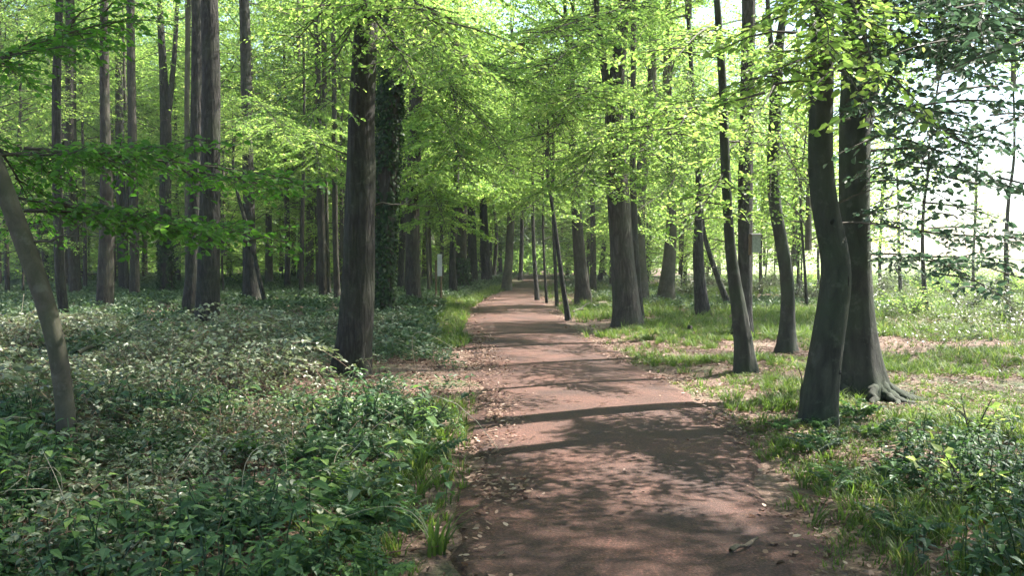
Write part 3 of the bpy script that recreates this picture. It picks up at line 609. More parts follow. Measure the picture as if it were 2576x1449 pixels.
# ---- trees further back, sharing a few trunk and crown shapes
def bgtrunk(seed, h, r):
    rg = np.random.default_rng(seed); n = 26; t = np.linspace(0, 1, n)
    x = (vnoise(t*2.2, t*0+seed, 3)-.5)*.7*t**.5; y = (vnoise(t*2.2, t*0+seed, 7)-.5)*.5*t**.5
    P = np.stack([x-x[0], y-y[0], -.25+t*h, r*(1-.75*t)], 1)
    return trunk_mesh(P, 10, .5, seed, 5, .08).mesh('trunk', [M[['bark_dark', 'bark_brown', 'bark_grey'][seed % 3]]])
TR = [bgtrunk(i, 15, [.16, .11, .2, .13, .09, .22][i]) for i in range(6)]
SH = [bgtrunk(10+i, 7, .045) for i in range(3)]
BG = []
used = [(float(v[2][0]), float(v[2][1])) for v in T.values()]
def place_bg(x, y, kind, label, group, cat='tree', cz=None, s=None):
    root = empty('tree' if kind < 10 else 'understorey_tree', (x, y, gz1(x, y))); tag(root, label, cat, group)
    s = s or (rnd.uniform(1.0, 1.5) if kind < 10 else rnd.uniform(.8, 1.25))
    if kind < 10:
        t = link('trunk', TR[kind % 6], root); ck = rnd.choice(['open1', 'open2', 'tall1', 'wide1', 'wide2', 'tree1'] if group != 'trees outside the picture' else (['tall1', 'wide1'] if y < 6.9 else ['open1', 'open2'])); z = cz if cz is not None else rnd.uniform(4.0, 6.5)
    else:
        t = link('trunk', SH[kind % 3], root); ck = rnd.choice(['low1', 'low2', 'low1', 'tree1']); z = cz if cz is not None else (rnd.uniform(1.2, 2.0) if y < 36 else rnd.uniform(.3, 1.3))
    t.rotation_euler = (0, 0, rnd.uniform(0, 6.28)); c = link('crown', CR[ck], root); c.location = (0, 0, z); c.rotation_euler = (0, 0, rnd.uniform(0, 6.28))
    c.scale = (s, s, s*rnd.uniform(.85, 1.15)); used.append((x, y)); BG.append((root, kind, x, y, label)); return root
def free(x, y, d): return all((x-a)**2+(y-b)**2 > d*d for a, b in used)
def inpath(x, y, m=.8): return path_l(y)-m < x < path_r(y)+m
rnd.seed(21)
def scatter_trees(n, ylo, yhi, xfun, kinds, label, group, d, cat='tree', cz=None, s=None):
    k = 0; tries = 0
    while k < n and tries < 4000:
        tries += 1; y = ylo+(yhi-ylo)*rnd.random(); a, b = xfun(y); x = rnd.uniform(a, b)
        if inpath(x, y, 1.6) or not free(x, y, d): continue
        place_bg(x, y, rnd.choice(kinds), label, group, cat, cz() if cz else None, s); k += 1
cz1 = lambda: rnd.uniform(2.2, 4.8)
scatter_trees(46, 34, 66, lambda y: (-.64*y, path_l(y)-2), [0, 1, 2, 3, 4], 'far', 'far trees of the left wood', 2.2, cz=cz1)
scatter_trees(30, 66, 92, lambda y: (-.62*y, .12*y), [0, 1, 2, 3, 4, 5], 'distant', 'distant trees at the back of the wood', 3, s=1.3, cz=lambda: rnd.uniform(1, 4))
scatter_trees(26, 30, 60, lambda y: (-.62*y, path_l(y)-2.5), [1, 4, 4], 'far', 'far trees of the left wood', 1.6, cz=lambda: rnd.uniform(7, 9), s=.8)
scatter_trees(46, 27, 64, lambda y: (-.64*y, path_l(y)-2.2), [10, 11, 12], 'understorey', 'understorey trees of the left wood', 2.0, 'understorey tree')
scatter_trees(30, 24, 60, lambda y: (path_r(y)+2.2, edge_x(y)-.5), [10, 11, 12], 'understorey', 'understorey trees of the right strip', 1.9, 'understorey tree')
scatter_trees(16, 36, 75, lambda y: (path_r(y)+2.0, edge_x(y)), [0, 1, 3, 4], 'far', 'far trees of the right strip', 2.0, cz=cz1)
scatter_trees(14, 60, 84, lambda y: (-4, 7), [10, 11, 12, 0, 1], 'end', 'trees behind the end of the path', 1.5, cz=lambda: rnd.uniform(.5, 2))
# unseen trees added beside and behind the photographer only to shade the foreground
for x, y, k, z in [(6.5,3.2,2,4.5),(9.5,7.0,0,4.5),(5.0,-1.5,1,5),(6.8,6.2,4,5.5),(11.4,15.6,3,6),(4.2,2.0,3,5.5),(9.4,1.0,5,5),(11.5,4.0,0,5),(3,-5,2,5),(-3,-4,0,5),(-6.5,1.0,2,5.5),(-9,4,5,5.5)]:
    place_bg(x, y, k, 'offstage', 'trees outside the picture', cz=z, s=1.0)
# every tree further back gets a label from the gap between nearer trees in which it stands
LM = [(-60, 'left border'), (130, 'leaning trunk'), (190, 'close pair'), (264, 'swollen trunk'), (338, 'straight grey trunk'), (418, 'ivied fork'), (505, 'thick straight trunk'),
      (633, 'lone dark trunk'), (812, 'slim trio'), (890, 'big rough trunk'), (967, 'ivy clad trunk'), (1040, 'brown straight trunk'), (1103, 'white board'), (1165, 'ivy footed trunk'),
      (1226, 'curved stem'), (1275, 'path narrows'), (1352, 'first sapling'), (1430, 'nearest sapling'), (1470, 'curved brown trunk'), (1576, 'stout swept trunk'), (1675, 'leaning grey trunk'),
      (1765, 'kneed trunk'), (1870, 'bird box trunk'), (1980, 'S curved trunk'), (2080, 'crooked trunk'), (2160, 'massive trunk'), (2330, 'reddish stem'), (2531, 'border stem'), (2700, 'right border')]
KN = {'far': 'far tree', 'distant': 'distant tree', 'understorey': 'leafy young tree', 'end': 'leafy closing tree'}
TN_ = [('dark', 'thick'), ('brown', 'slim'), ('grey', 'thick'), ('dark', 'slim'), ('brown', 'thin'), ('grey', 'stout')]
gaps = {}
for rt, kd, x, y, lb in BG:
    if lb == 'offstage':
        rt['label'] = 'unseen tree outside the picture, added beside or behind the viewpoint to shade the foreground'; continue
    px = 1287.5+x/y*FPX; k = max(0, min(len(LM)-2, sum(1 for a in LM if a[0] < px)-1))
    gaps.setdefault((k, lb), []).append((y, rt, kd))
ORD = ['nearest', 'second', 'third', 'fourth', 'fifth', 'sixth', 'seventh', 'eighth', 'ninth', 'tenth', 'eleventh', 'twelfth', 'thirteenth', 'fourteenth', 'fifteenth', 'sixteenth']
for (k, lb), L in gaps.items():
    L.sort(key=lambda q: q[0])
    for i, (y, rt, kd) in enumerate(L):
        w_ = '%s %s' % TN_[kd][::-1] if kd < 10 else 'light green'
        rt['label'] = '%s %s, %s back between %s and %s' % (w_, KN[lb], ORD[i], LM[k][1], LM[k+1][1])
# far-off wood that closes the view as one mass
mb = MB(); rg = np.random.default_rng(5); n = 60000
ang = rg.uniform(-.75, .2, n); dd = rg.uniform(112, 135, n); hx = ang*dd
top_ = 15+7*fbm(ang*22, dd*.05, 71); zz = rg.random(n)**.85*top_
C = np.stack([hx, dd, zz], 1)
leaves(mb, C, rg.normal(0, 1, (n, 3)), rg.normal(0, 1, (n, 3)), .55+.3*rg.random(n), .5, np.clip(fbm(ang*60, zz*.5, 72)*.9+rg.normal(0, .15, n), 0, 1), 0, True)
m_ = 26000; ang = rg.uniform(-.72, .16, m_); dd = rg.uniform(72, 112, m_); C = np.stack([ang*dd, dd, rg.random(m_)**1.5*(1.2+2.6*fbm(ang*30, dd*.1, 74))], 1)
leaves(mb, C, rg.normal(0, 1, (m_, 3)), rg.normal(0, 1, (m_, 3)), .35+.25*rg.random(m_), .32, np.clip(.4+rg.normal(0, .2, m_), 0, 1), 0, True)
for i in range(70):
    a_ = rg.uniform(-.75, .16); d_ = rg.uniform(108, 120); tube(mb, [(a_*d_, d_, -.2), (a_*d_+rg.normal(0, .3), d_, 12)], [.22, .12], 6, 1)
tag(mb.build('far_wood', [M['beech'], M['bark_dark']], None, False), 'far-off mass of green wood closing the view behind the trees', 'wood', kind='stuff')

# ------------------------------------------------------------------ small built things
# bird box on its trunk
def boxm(mb, x0, x1, y0, y1, z0, z1, mat=0, tint=.5):
    V = [(x, y, z) for z in (z0, z1) for x, y in ((x0, y0), (x1, y0), (x1, y1), (x0, y1))]
    mb.add(V, [(3, 2, 1, 0), (4, 5, 6, 7), (0, 1, 5, 4), (1, 2, 6, 5), (2, 3, 7, 6), (3, 0, 4, 7)], mat, tint)
M['box_wood'] = plain('weathered_box_wood', (.20, .23, .19), .8, .25, 30); M['box_lid'] = plain('dark_lid', (.04, .04, .035), .7)
M['white_board'] = plain('white_board_paint', (.55, .55, .56), .6, .15, 8, .1); M['post_wood'] = plain('post_wood', (.13, .09, .055), .85, .35, 25)
bx, by, bz = at_depth(1900, 612, 16.1)
bb = empty('bird_box', (bx, by, bz)); tag(bb, 'small grey green bird box with a dark lid, fixed high on a straight trunk', 'bird box')
mb = MB(); boxm(mb, -.075, .075, -.08, .08, -.17, .14); b = mb.build('body', M['box_wood'], bb, False)
mb = MB(); V = [(-.095, -.11, .142), (.095, -.11, .142), (.095, .09, .175), (-.095, .09, .175), (-.095, -.11, .160), (.095, -.11, .160), (.095, .09, .195), (-.095, .09, .195)]
mb.add(V, [(3, 2, 1, 0), (4, 5, 6, 7), (0, 1, 5, 4), (1, 2, 6, 5), (2, 3, 7, 6), (3, 0, 4, 7)]); mb.build('lid', M['box_lid'], bb, False)
mb = MB(); tube(mb, [(0, -.0835, .06), (0, -.079, .06)], [.018, .018], 12); mb.build('entrance_hole', M['box_lid'], bb, False)
mb = MB(); boxm(mb, -.13, -.076, -.02, .02, -.22, .18); mb.build('batten', M['post_wood'], bb, False)
# marker post with white board
px_, py_g = at_ground(1103, 768)
mp_ = empty('marker_post', (px_, py_g, gz1(px_, py_g))); tag(mp_, 'narrow white board on two brown wooden stakes at the left verge of the path', 'sign post')
for xx in (-.085, .075):
    mb = MB(); tube(mb, [(xx, 0, -.3), (xx+.005, 0, .5), (xx, 0, 1.5 if xx > 0 else 1.36)], [.035, .033, .030], 10); mb.build('stake', M['post_wood'], mp_)
mb = MB(); boxm(mb, -.03, .115, -.062, -.036, .86, 1.55); mb.build('board', M['white_board'], mp_, False)

# dead stick on the path
M['stick'] = barkmat('dead_stick_bark', (.05, .04, .03), (.19, .15, .11), gamt=.1, sx=60, sz=60, bump=.5, dist=.004)
a = at_ground(1838, 1416); b = at_ground(1905, 1384); c = ((a[0]+b[0])/2, (a[1]+b[1])/2)
st = empty('stick', (c[0], c[1], .055)); tag(st, 'short dark broken stick lying on the path near the bottom edge', 'stick')
t = np.linspace(0, 1, 14); P = np.stack([a[0]-c[0]+(b[0]-a[0])*t, a[1]-c[1]+(b[1]-a[1])*t, .004+.006*np.sin(t*7)], 1); P[:, 1] += .008*np.sin(t*9)
mb = MB(); tube(mb, P, .013*(1+.25*np.sin(t*11))*(1-.35*t), 9, wob=.4); mb.build('shaft', M['stick'], st)
mb = MB(); tube(mb, [P[9], P[9]+np.array([.02, .03, .008]), P[9]+np.array([.05, .045, .012])], [.006, .005, .003], 6); mb.build('side_twig', M['stick'], st)

# dry pale stems in the left foreground
M['straw'] = plain('dry_straw_stem', (.42, .36, .27), .6, .2, 30)
def stem(pts, Y, r, label, group='dry stems in the left foreground', name='dry_stem', lean=0, mat='straw'):
    P = np.array([at_depth(px, py, Y+lean*i) for i, (px, py) in enumerate(pts)])
    g = gz1(P[0, 0], P[0, 1])
    if P[0, 2] > g: P = np.vstack([[P[0, 0], P[0, 1], g-.02], P])
    base = P[0].copy(); P = P-base
    S = smooth_pts(np.hstack([P, np.full((len(P), 1), r)]), 22)
    mb = MB(); tube(mb, S[:, :3], r*(1-np.linspace(0, .6, 22)), 6); o = mb.build(name, M[mat]); o.location = base
    return tag(o, label, 'stem', group)
stem([(437,1440),(432,1330),(432,1240),(446,1195)], 4.6, .0035, 'single upright pale dry stem with a bent tip, bottom left foreground')
stem([(190,1449),(192,1380),(170,1280),(140,1200),(105,1130)], 4.4, .003, 'long pale dry stem curving left below the leaning trunk')
stem([(60,1470),(30,1400),(-10,1330)], 4.2, .004, 'thick pale dry stem leaning left in the bottom left corner')
stem([(130,1470),(80,1400),(20,1350),(-30,1300)], 4.25, .003, 'thin pale dry stem crossing the bottom left corner at a low slant')
stem([(485,1400),(470,1340),(468,1280)], 4.7, .0022, 'thin short dry stem right of the single upright one')
stem([(585,1120),(592,1080),(578,1030)], 6.5, .003, 'fine dry stem farther back among the brambles')
stem([(2013,1065),(2012,1000),(2018,955),(2008,925)], 8.0, .010, 'short dark shoot at the left foot of the big crooked trunk', None, 'shoot', 0, 'twig')
stem([(66,905),(62,860),(52,800),(60,740)], 15, .008, 'pale bent stem in front of the dark left wood', None, 'dry_stem')

# fallen branches in the left wood and roots of litter
def fallen(p, q, r, label, name='fallen_branch', z=.12):
    a = at_ground(*p); b = at_ground(*q); c = ((a[0]+b[0])/2, (a[1]+b[1])/2); t = np.linspace(0, 1, 16)
    P = np.stack([a[0]-c[0]+(b[0]-a[0])*t, a[1]-c[1]+(b[1]-a[1])*t, z+.05*np.sin(t*6)], 1)
    e = empty(name, (c[0], c[1], gz1(*c))); tag(e, label, 'fallen branch')
    mb = MB(); tube(mb, P, r*(1-.5*t), 8, wob=.4); mb.build('shaft', M['bark_grey'], e)
    for k in (5, 10):
        mb = MB(); tube(mb, [P[k], P[k]+np.array([.15, .2, .12]), P[k]+np.array([.4, .3, .2])], [r*.5, r*.35, r*.15], 6); mb.build('side_branch', M['bark_grey'], e)
fallen((20,905), (150,893), .05, 'pale fallen branch lying on brown litter left of the leaning trunk')
fallen((195,925), (350,880), .035, 'pinkish fallen branch lying just right of the leaning trunk')
fallen((120,742), (330,700), .05, 'dark slanting dead branch behind the pair of trunks far left', z=.6)
fallen((1440,800), (1500,790), .03, 'dead branch lying on the grass left of the stout brown trunk')
# little stump
sx_, sy_ = at_ground(1734, 846)
mb = MB(); tube(mb, [(0, 0, -.1), (0, 0, .05), (.01, 0, .14)], [.07, .05, .045], 12, wob=.4); o = mb.build('stump', M['bark_brown']); o.location = (sx_, sy_, gz1(sx_, sy_)); tag(o, 'tiny dark stump on the sunny litter right of the stout brown trunk', 'stump')

# ------------------------------------------------------------------ undergrowth templates
def tmpl_nettle(rg, h, ll, n):
    mb = MB(); bend = rg.normal(0, .12, 2); z = np.linspace(0, h, 5)
    C = np.stack([bend[0]*(z/h)**2*h, bend[1]*(z/h)**2*h, z], 1); tube(mb, C, .003, 3, 0, .3, cap=False)
    for i in range(n):
        f = .25+.75*(i+1)/n; a = i*PI/2+rg.normal(0, .25); zz = h*f; c = np.array([bend[0]*f*f*h, bend[1]*f*f*h, zz])
        for s in (0, PI):
            L = ll*(1-.45*(f-.25))*(.8+.4*rg.random()); d = np.array([[math.cos(a+s), math.sin(a+s), -.15+.35*rg.random()]])
            leaves(mb, c[None]+d*.015, d, np.array([[rg.normal(0, .2), rg.normal(0, .2), 1.]]), L, L*.58, min(1, max(0, .25+.5*f+rg.normal(0, .12))), 0, False, .14, .35, True)
    return mb
def tmpl_bramble(rg, L, ll):
    mb = MB(); a = 0; t = np.linspace(0, 1, 8); H = L*.42
    C = np.stack([t*L*.8, np.sin(t*3+rg.random()*6)*.06, H*np.sin(t*PI*.85+.1)], 1); C[:, 1] -= C[0, 1]; C[0, 2] = 0
    tube(mb, C, .0035*(1-.5*t), 3, 1, .5, cap=False)
    m = int(L/.06)
    for i in range(m):
        f = (i+1)/m; c = np.array([np.interp(f, t, C[:, k]) for k in range(3)]); s = 1 if i % 2 else -1
        d0 = np.array([.3, s*.9, .35*rg.random()]); d0 /= np.linalg.norm(d0); hub = c+d0*.05
        for k, an in enumerate((-1.1, 0, 1.1)):
            d = np.array([d0[0]*math.cos(an)-d0[1]*math.sin(an), d0[0]*math.sin(an)+d0[1]*math.cos(an), rg.normal(-.05, .2)])
            l = ll*(.7+.5*rg.random())*(1.15 if k == 1 else .9)
            leaves(mb, hub[None], d[None]+rg.normal(0, .3, (1, 3)), np.array([[rg.normal(0, .8), rg.normal(0, .8), 1.]]), l, l*.7, rg.random()*.7+.15, 0, False, .12, .12)
    return mb
def tmpl_small(rg, h, ll, n, simple=True):
    mb = MB()
    for i in range(n):
        a = rg.random()*6.28; r = rg.random()*.10; d = np.array([[math.cos(a)*.8, math.sin(a)*.8, rg.normal(.25, .35)]])
        leaves(mb, np.array([[math.cos(a)*r, math.sin(a)*r, h*(.3+.7*rg.random())]]), d, np.array([[rg.normal(0, .4), rg.normal(0, .4), 1.]]), ll*(.7+.6*rg.random()), ll*.5, rg.random(), 0, simple)
    return mb
def tmpl_grass(rg, n, h, spread=.06, w=.005):
    mb = MB(); k = 4
    for i in range(n):
        a = rg.random()*6.28; r = rg.random()*spread; hh = h*(.5+.7*rg.random()); o = np.array([math.cos(a)*r, math.sin(a)*r, -.01]); out = hh*(.25+.6*rg.random())
        a2 = a+rg.normal(0, .6); t = np.linspace(0, 1, k); C = o+np.stack([math.cos(a2)*out*t**1.8, math.sin(a2)*out*t**1.8, hh*(t-.25*t**3)], 1)
        s = np.array([-math.sin(a2), math.cos(a2), 0])*w; wd = np.array([1, .9, .6, .08])[:, None]
        V = np.concatenate([C-s*wd, C+s*wd]); F = [(j, j+1, k+j+1, k+j) for j in range(k-1)]
        mb.add(V, F, 0, rg.random()*.8+.1)
    return mb
def tmpl_dead(rg, ll):
    mb = MB(); a = rg.random()*6.28
    leaves(mb, np.array([[0, 0, .008+.012*rg.random()]]), np.array([[math.cos(a), math.sin(a), rg.normal(0, .2)]]), np.array([[rg.normal(0, .2), rg.normal(0, .2), 1.]]), ll, ll*.6, rg.random(), 0, False, .15*rg.normal(), .12*rg.normal())
    return mb
def flat(mb):
    return np.concatenate(mb.v), np.concatenate(mb.f), np.concatenate(mb.m), np.concatenate(mb.t)
def scatter(mb, temps, x, y, s, rg, tilt=.1, dz=0., tintoff=None):
    k = rg.integers(0, len(temps), len(x)); z = gz(x, y)+dz
    for i, tm in enumerate(temps):
        V, F, Mi, Tn = tm; m = k == i
        if not m.any(): continue
        n = m.sum(); a = rg.random(n)*2*PI; ca, sa = np.cos(a), np.sin(a); ss = s[m] if np.ndim(s) else np.full(n, s)
        tx = rg.normal(0, tilt, n); ty = rg.normal(0, tilt, n)
        vx = V[None, :, 0]*ca[:, None]-V[None, :, 1]*sa[:, None]; vy = V[None, :, 0]*sa[:, None]+V[None, :, 1]*ca[:, None]; vz = np.repeat(V[None, :, 2], n, 0)
        vx = vx+vz*tx[:, None]; vy = vy+vz*ty[:, None]
        W = np.stack([vx*ss[:, None]+x[m][:, None], vy*ss[:, None]+y[m][:, None], vz*ss[:, None]+z[m][:, None]], -1)
        FF = (F[None]+(np.arange(n)*len(V))[:, None, None])
        to = (rg.normal(0, .12, n) if tintoff is None else tintoff[m]+rg.normal(0, .08, n))[:, None]
        for mi in np.unique(Mi):
            pass
        v = W.reshape(-1, 3).astype(np.float32); mb.v.append(v); mb.f.append(FF.reshape(-1, 4)+mb.n); mb.m.append(np.tile(Mi, n)); mb.t.append(np.clip(Tn[None]+to, 0, 1).ravel().astype(np.float32)); mb.n += len(v)
rg = np.random.default_rng(99)
def tmpl_feather(rg, h, n):
    """a finely divided fern like plant: arching stalks with small paired leaflets"""
    mb = MB()
    for i in range(n):
        a = i*6.28/n+rg.normal(0, .4); L = h*(.7+.5*rg.random()); t = np.linspace(0, 1, 6); d = np.array([math.cos(a), math.sin(a)])
        C = np.stack([d[0]*L*.8*t, d[1]*L*.8*t, L*(.9*t-.45*t*t)+.01], 1); tube(mb, C, .0022*(1-.6*t), 3, 0, .3, cap=False)
        m = 9; f = (np.arange(m)+2.5)/(m+1.5); c = np.stack([np.interp(f, t, C[:, k]) for k in range(3)], 1); sd = np.array([-d[1], d[0], .1]); tn = .3+.5*rg.random()
        for s in (-1, 1):
            D = np.array([d[0]*.5, d[1]*.5, .05])+sd*s+rg.normal(0, .15, (m, 3)); l = L*.34*(1-.75*f)+.012
            leaves(mb, c, D, np.array([[0, 0, 1.]])+rg.normal(0, .35, (m, 3)), l, l*.42, np.clip(tn+rg.normal(0, .1, m), 0, 1), 0, False, .1, .25)
            e = c+unit(D)*l[:, None]*.45
            leaves(mb, e, D+sd*.2+np.array([d[0], d[1], .2])*.9, np.array([[0, 0, 1.]])+rg.normal(0, .35, (m, 3)), l*.55, l*.26, np.clip(tn+rg.normal(0, .1, m), 0, 1), 0, True)
    return mb
TN = [flat(tmpl_nettle(rg, .16+.22*rg.random(), .045+.05*rg.random(), 5)) for _ in range(20)]
TP = [flat(tmpl_feather(rg, .22+.12*rg.random(), 6)) for _ in range(8)]
TB = [flat(tmpl_bramble(rg, .5+.5*rg.random(), .038+.016*rg.random())) for _ in range(16)]
TS = [flat(tmpl_small(rg, .16, .06, 16, False)) for _ in range(8)]
TF = [flat(tmpl_small(rg, .26, .10, 22)) for _ in range(8)]
TG = [flat(tmpl_grass(rg, 16, .14+.08*rg.random())) for _ in range(10)]
TGs = [flat(tmpl_grass(rg, 14, .07, .09, .004)) for _ in range(8)]
TGl = [flat(tmpl_grass(rg, 26, .30, .07, .009)) for _ in range(5)]
TD = [flat(tmpl_dead(rg, .055)) for _ in range(16)]
def sample(n, x0, x1, y0, y1, dens=None, frustum=.68, near=False):
    # more plants near the camera
    x = rg.uniform(x0, x1, n); y = rg.uniform(y0, y1, n)
    k = np.abs(x) < frustum*y+1.0
    if dens is not None: k &= rg.random(n) < dens(x, y)
    return x[k], y[k]
def left_of(x, y, m=0.): return np.clip((path_l(y)-m-x)/.35, 0, 1)
def right_of(x, y, m=0.): return np.clip((x-path_r(y)-m)/.35, 0, 1)
def clear(x, y):
    """keep the tall growth away from the feet of the two nearest left trunks, on the viewer's side"""
    m = np.ones_like(x)
    for k_ in ('big', 'lean'):
        bx_, by_ = T[k_][2][0], T[k_][2][1]; m = m*np.where((np.abs(x-bx_) < .5) & (y < by_+.2) & (y > by_-1.3), .05, 1)
    return m
# left, near: nettles and soft green plants
mb = MB()
x, y = sample(11000, -7.5, 1, 3.0, 9.5, lambda x, y: left_of(x, y, .12)*np.clip((9.6-y)/2.5, 0, 1)*np.clip((fbm(x*1.3, y*1.3, 41)-.475)*7, .03, 1))
scatter(mb, TN, x, y, rg.uniform(.5, 1.15, len(x))*np.clip(.5+left_of(x, y, .5)*.5, 0, 1)*(.6+.9*np.clip(fbm(x*.8, y*.8, 96)*1.8-.5, 0, 1)), rg, .2, 0, (fbm(x*.9, y*.9, 42)-.5)*.9-.08+.3*np.clip(1-(path_l(y)-x)/1.1, 0, 1))
x, y = sample(2600, 0, 6, 3.0, 7.6, lambda x, y: np.clip((x-(.37*y+.35))*2, 0, 1)*np.clip((fbm(x*.9, y*.9, 44)-.28)*5, 0, 1)*np.clip((7.2-y)/1.5, 0, 1))
scatter(mb, TN, x, y, rg.uniform(.6, 1.1, len(x)), rg, .15, 0, (fbm(x*.9, y*.9, 42)-.5)*.8-.1)
TW = [flat(tmpl_nettle(rg, .20+.16*rg.random(), .10+.04*rg.random(), 3)) for _ in range(8)]
x, y = sample(420, -6, 1, 3.2, 9.0, lambda x, y: left_of(x, y, .15)*np.clip((fbm(x*1.1, y*1.1, 98)-.45)*7, .03, 1))
scatter(mb, TW, x, y, rg.uniform(.7, 1.15, len(x)), rg, .2, 0, .15+(fbm(x*.9, y*.9, 42)-.5)*.6)
x, y = sample(700, -7.5, 1, 3.0, 9.0, lambda x, y: left_of(x, y, .1)*np.clip((fbm(x*.8, y*.8, 91)-.42)*6, .05, 1)*np.clip((9-y)/2.5, 0, 1))
scatter(mb, TP, x, y, rg.uniform(.6, 1.15, len(x)), rg, .15, 0, (fbm(x*.9, y*.9, 42)-.5)*.6+.25*np.clip(1-(path_l(y)-x)/1.1, 0, 1))
x, y = sample(180, .5, 6, 3.0, 8.5, lambda x, y: right_of(x, y, .2)*np.clip((x-(.26*y+.2))*2, 0, .8)*np.clip((fbm(x*.8, y*.8, 92)-.42)*6, .05, 1))
scatter(mb, TP, x, y, rg.uniform(.5, 1.0, len(x)), rg, .15)
tag(mb.build('nettles', M['nettle'], None, False), 'carpet of dark green nettles and soft leafy plants covering the verges in the foreground', 'undergrowth', kind='stuff')
# left, middle: brambles
mb = MB()
x, y = sample(9500, -12, 1, 6.5, 17, lambda x, y: left_of(x, y, .9)*np.clip((y-6.5)/1.5, .12, 1)*np.clip((fbm(x*.8, y*.8, 47)-.46)*6, .015, 1)*clear(x, y))
scatter(mb, TB, x, y, rg.uniform(.5, 1.05, len(x))*(.45+1.3*np.clip(fbm(x*.7, y*.7, 95)*1.8-.5, 0, 1)), rg, .25, 0, (fbm(x*.7, y*.7, 43)-.5)*1.1+.16)
x, y = sample(2200, -6, 0, 3.5, 8, lambda x, y: left_of(x, y, .8)*np.clip((-x-1)/2, 0, .7))
scatter(mb, TB, x, y, rg.uniform(.4, .9, len(x)), rg, .25, 0, (fbm(x*.7, y*.7, 43)-.5)*.9)
x, y = sample(3500, 4, 24, 11, 34, lambda x, y: np.clip((x-(.40*y+.4))*.6, 0, 1)*np.clip((fbm(x*.5, y*.5, 48)-.4)*5, 0, 1)*(x < edge_x(y)+2), .8)
scatter(mb, TB, x, y, rg.uniform(.6, 1.3, len(x)), rg, .25)
TC = []
for _ in range(8):
    m2 = MB(); t = np.linspace(0, 1, 9); L = .5+.7*rg.random(); hh = .3+.35*rg.random()
    tube(m2, np.stack([t*L, .12*np.sin(t*3+rg.random()*6)*t, hh*np.sin(t*PI*(.55+.35*rg.random()))+.0*t], 1), .0022*(1-.5*t), 4, 2, .5, cap=False); TC.append(flat(m2))
x, y = sample(130, -10, 0, 3.4, 15, lambda x, y: left_of(x, y, .4)*np.clip((fbm(x*.7, y*.7, 97)-.35)*4, .1, 1))
scatter(mb, TC, x, y, rg.uniform(.5, 1.2, len(x)), rg, .4)
tag(mb.build('brambles', [M['bramble'], M['cane'], M['straw']], None, False), 'tangle of olive and silvery bramble around the big dark trunk and at the wood edge', 'undergrowth', kind='stuff')
# left, far: low ground cover
mb = MB()
x, y = sample(34000, -44, 2, 12, 66, lambda x, y: left_of(x, y, .6)*np.clip((fbm(x*.5, y*.5, 51)-.22)*5, .1, 1))
scatter(mb, TF, x, y, rg.uniform(.7, 1.3, len(x)), rg, .2)
x, y = sample(9000, -12, 2, 5, 14, lambda x, y: left_of(x, y, .25)*np.clip((fbm(x*1.4, y*1.4, 53)-.46)*6, .0, 1)*clear(x, y))
scatter(mb, TS, x, y, rg.uniform(.6, 1.2, len(x)), rg, .2)
x, y = sample(9000, 2, 20, 22, 60, lambda x, y: right_of(x, y, .8)*np.clip((fbm(x*.5, y*.5, 55)-.45)*5, .0, 1)*(x < edge_x(y)+1))
scatter(mb, TF, x, y, rg.uniform(.6, 1.1, len(x)), rg, .2)
tag(mb.build('ground_cover', M['mercury'], None, False), 'low grey green ground cover spreading under the trees', 'undergrowth', kind='stuff')
# grass
mb = MB()
gd = lambda x, y: np.clip((fbm(x*.9, y*.9, 61)-.47)*5, .015, .8)
x, y = sample(30000, 0, 12, 3.5, 18, lambda x, y: right_of(x, y, .1)*gd(x, y))
scatter(mb, TG, x, y, rg.uniform(.45, 1.0, len(x)), rg, .2)
x, y = sample(20000, 0, 9, 3.2, 13, lambda x, y: right_of(x, y, -.05)*np.clip((fbm(x*1.3, y*1.3, 64)-.45)*5, .03, 1))
scatter(mb, TGs, x, y, rg.uniform(.5, 1.2, len(x)), rg, .2)
x, y = sample(26000, -3, 16, 16, 45, lambda x, y: np.maximum(right_of(x, y, .1), 0)*np.clip((fbm(x*.6, y*.6, 66)-.42)*4, .04, .8)*(x < edge_x(y)+3))
scatter(mb, TG, x, y, rg.uniform(.9, 1.7, len(x)), rg, .2)
x, y = sample(12000, -5, 1.5, 14, 45, lambda x, y: left_of(x, y, .05)*np.clip(1-(path_l(y)-x)/1.6, 0, 1))
scatter(mb, TG, x, y, rg.uniform(.8, 1.6, len(x)), rg, .2)
x, y = sample(2200, -2, 1, 3.2, 9, lambda x, y: left_of(x, y, .08)*np.clip(1-(path_l(y)-x)/1.2, 0, .8))
scatter(mb, TG, x, y, rg.uniform(.6, 1.1, len(x)), rg, .2)
x, y = sample(26000, 9, 40, 8, 60, lambda x, y: (x > edge_x(y)-1)*1.*np.clip(1-(x-edge_x(y))/24, 0, 1), .8)
scatter(mb, TG, x, y, rg.uniform(1.2, 2.4, len(x)), rg, .2)
tag(mb.build('grass', M['grass'], None, False), 'patchy short yellow green grass on the path verges and at the field edge', 'grass', kind='stuff')
